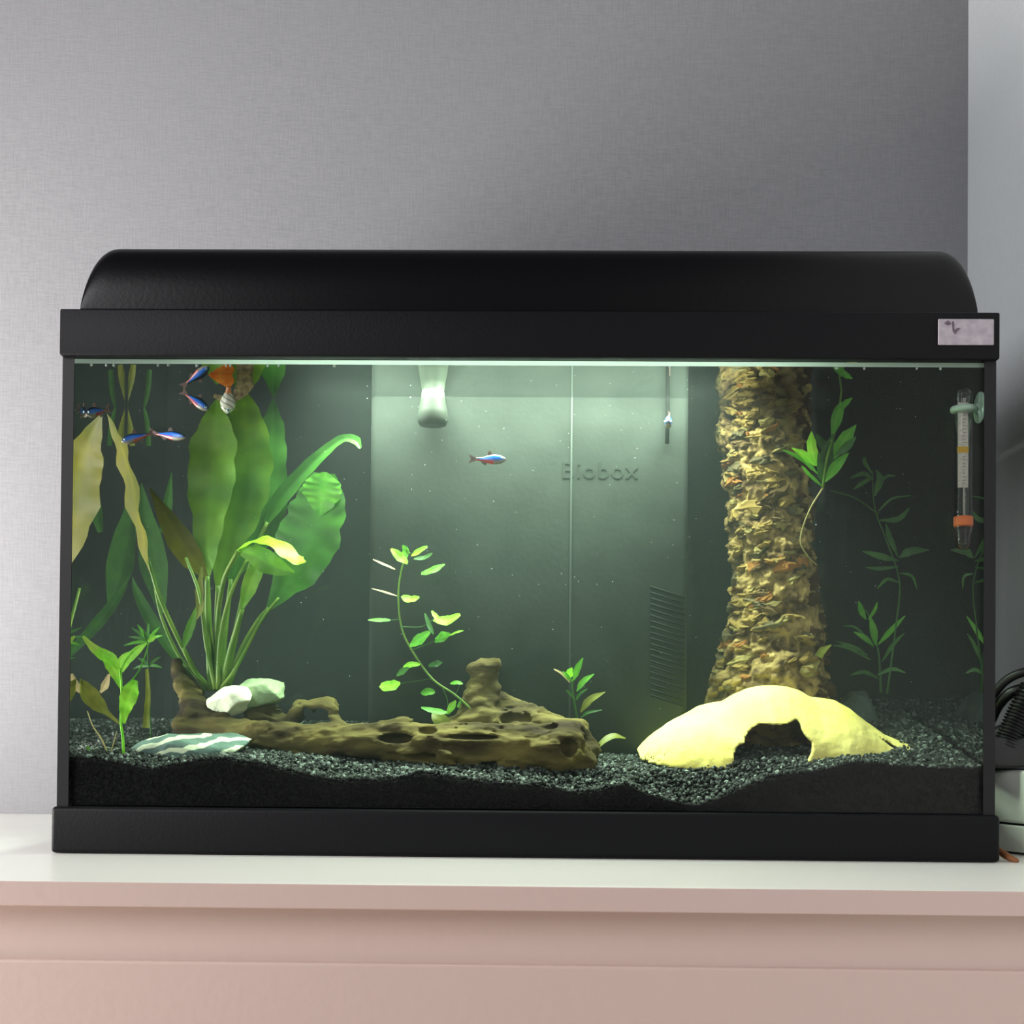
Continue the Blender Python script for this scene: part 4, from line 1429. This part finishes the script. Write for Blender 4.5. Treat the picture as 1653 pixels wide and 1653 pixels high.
fish('neon_fish', (817, 742), (756, 741), .06, .062, 17, 'small blue and red striped fish swimming alone in the open centre')
fish('neon_fish', (337, 662), (292, 630), .085, .088, 17, 'small blue-striped fish slanting up to the water surface left of the sword plant tips')
fish('neon_fish', (300, 706), (240, 698), .06, .07, 16, 'blue-striped fish beside the yellow leaf, its head pointing right')
fish('neon_fish', (196, 713), (250, 698), .05, .062, 17, 'silvery striped fish with bright eye, tail to tail with the fish by the yellow leaf')
fish('neon_fish', (138, 668), (178, 660), .04, .06, 18, 'faint pale-headed fish near the top left corner of the tank')
fish('neon_fish', (1078, 684), (1081, 676), .07, .10, 22, 'fish seen head-on as a blue fleck before the thin dark tube')
fish('guppy_fish', (367, 668), (370, 612), .045, .040, 26, 'guppy with orange fan tail and speckled silver body at the water surface', kind='guppy')

# ------------------------------------------------------------------ thermometer
TYm = 0.022
tx = P(1555.5, 700, TYm)[0]
rz = lambda y: P(1556, y, TYm)[2]
rT = PX(14.0, TYm)
thm = empty('thermometer', (tx, TYm, rz(887)))
tag(thm, 'glass tube thermometer with orange ring held by a clip on the right glass', 'thermometer')
zb, zt_ = rz(887), rz(625)
H = zt_ - zb
prof = [(0.0003, 0), (rT * .40, .0004), (rT * .66, .0016), (rT * .78, .004), (rT * .82, .012), (rT, .017), (rT, H - rT)] + [(rT * math.cos(x) + .0002, H - rT + rT * math.sin(x)) for x in np.linspace(.15, 1.5, 7)]
obj('glass_tube', *lathe((tx, TYm, zb), prof, 28), M['tubeglass'], thm)
sc = obj('scale_strip', *box(tx - PX(9, TYm), tx + PX(7, TYm), TYm - .0006, TYm + .0006, rz(787), rz(650), .0001), M['scale'], thm, smooth=False)
obj('yellow_band', *box(tx - PX(9.5, TYm), tx + PX(7.5, TYm), TYm - .0009, TYm + .0009, rz(731), rz(721)), M['scale_yellow'], sc, smooth=False)
tk = [box(tx - PX(2, TYm), tx + PX(6 if k % 5 == 0 else 3, TYm), TYm - .0008, TYm - .0006, rz(660 + k * 5.5) - .0002, rz(660 + k * 5.5) + .0002) for k in range(23) if not 10 < k < 14]
o = obj('scale_marks', *join(tk), M['scale_ink'], sc, smooth=False)
o['kind'] = 'stuff'
obj('capillary', *tube([(tx + .0008, TYm + .0012, rz(850)), (tx + .0008, TYm + .0012, rz(642))], .0009, 4, 8), M['cap'], thm)
obj('orange_ring', *lathe((tx, TYm, rz(850)), [(rT * .97, 0), (rT * 1.08, .0005), (rT * 1.08, rz(834) - rz(850) - .0005), (rT * .97, rz(834) - rz(850))], 28), M['orange'], thm)
obj('ballast', *lathe((tx, TYm, rz(878)), [(rT * .45, 0), (rT * .60, .003), (rT * .72, .010), (rT * .9, rz(852) - rz(878)), (rT * .2, rz(850) - rz(878))], 20), M['shot'], thm)
obj('clip_ring', *lathe((tx, TYm, rz(666)), [(rT * 1.02, 0), (rT * 1.45, .001), (rT * 1.5, .003), (rT * 1.4, .005), (rT * 1.02, .006)], 26), M['cup'], thm)
cc = P(1578, 658, TYm)
obj('suction_cup', *lathe((tx + rT * 1.1, TYm, cc[2]), [(.0025, 0), (.003, .0022), (.0065, .0042), (.0135, HX - G - .0006 - (tx + rT * 1.1) - .0004), (.0135, HX - G - .0006 - (tx + rT * 1.1))], 26, 'x'), M['cup'], thm)

# specks drifting in the water and bubbles along the waterline
n = 240
Cs = np.stack([rng.uniform(-.37, .37, n), rng.uniform(.015, .105, n), .10 + .32 * rng.random(n) ** .6], 1)
A = grains(Cs, rng.uniform(.00012, .00035, n), np.tile([.75, .85, .75, 1], (n, 1)))
sk = obj('drifting_specks', A[0], A[1], M['bubble'], smooth=False)
tag(sk, 'tiny pale specks drifting in the tank water', 'specks', kind='stuff')
bp_ = [(148, 578), (172, 579), (184, 578), (255, 577), (272, 577), (318, 577), (365, 576), (372, 576), (432, 577), (450, 576), (540, 577), (1350, 588), (1395, 586), (1480, 582), (1518, 584)]
Cb = np.array([P(x, y, .0085) for x, y in bp_])
Cb[:, 2] = WZ - .0004
A = grains(Cb, np.full(len(bp_), .0013), np.ones((len(bp_), 4)))
tag(obj('surface_bubbles', A[0], A[1], M['bubble']), 'tiny bubbles clinging along the waterline at the front glass', 'bubbles', kind='stuff')
fo = leaf(None, [(490, 618, .10), (500, 618, .10)], [6, 6], M['yleaf'], name='food_flake', n=4)
tag(fo, 'tiny yellow food flake hanging below the surface right of the sword plant', 'food flake')

# ------------------------------------------------------------------ behind the right end of the tank
c0 = np.array([0.462, 0.075, 0.0])
ra = rotz(math.radians(-62))
ps = empty('power_adapter', c0)
tag(ps, 'white plastic power block between the tank and the right wall', 'power block')


def rb(x0, x1, y0, y1, z0, z1, bev):
    V, F = box(x0, x1, y0, y1, z0, z1, bev)
    return V @ ra.T + c0, F


obj('lower_shell', *rb(-.06, .06, -.022, .022, .002, .026, .002), M['whiteplastic'], ps)
obj('upper_shell', *rb(-.06, .06, -.022, .022, .0275, .076, .004), M['whiteplastic'], ps)
obj('shell_joint', *rb(-.058, .058, -.020, .020, .025, .029, .0), M['cable'], ps, smooth=False)
pl = obj('plug', *join([box(.412, .51, .06, .12, .078, .106, .004), tube([(.43, .09, .10), (.46, .08, .118), (.475, .075, .135)], [.012, .009, .007], 12, 12)]), M['cable'])
tag(pl, 'chunky black plug resting on the white power block', 'plug')
cp = [P(1598, 1128, .10), P(1625, 1098, .09), P(1660, 1084, .08), P(1700, 1090, .08)]
tag(obj('power_cable', *tube(cp, .0042, 24, 10), M['cable']), 'upper of two black cables looping out behind the tank', 'cable')
cp = [P(1598, 1165, .11), P(1612, 1138, .10), P(1633, 1118, .09), P(1665, 1112, .085), P(1700, 1125, .085)]
tag(obj('power_cable', *tube(cp, .0052, 24, 10), M['cable']), 'lower thicker of two black cables looping out behind the tank', 'cable')
# corrugated lead
cp = spline([P(1624, 1205, .07), P(1636, 1175, .07), P(1650, 1145, .07), P(1668, 1110, .07)], 90)
rad = [.0105 + .0016 * math.sin(k * 1.3) for k in range(90)]
tag(obj('corrugated_hose', *tube(list(cp), rad, 90, 14), M['cable']), 'ribbed black hose rising above the black plug', 'hose')
tag(obj('brown_stick', *tube([P(1600, 1362, .03), P(1622, 1380, .01), P(1642, 1391, .0)], [.0028, .0032, .0026], 12, 10), M['brown']), 'small brown stick lying by the bottom right corner of the tank', 'stick')
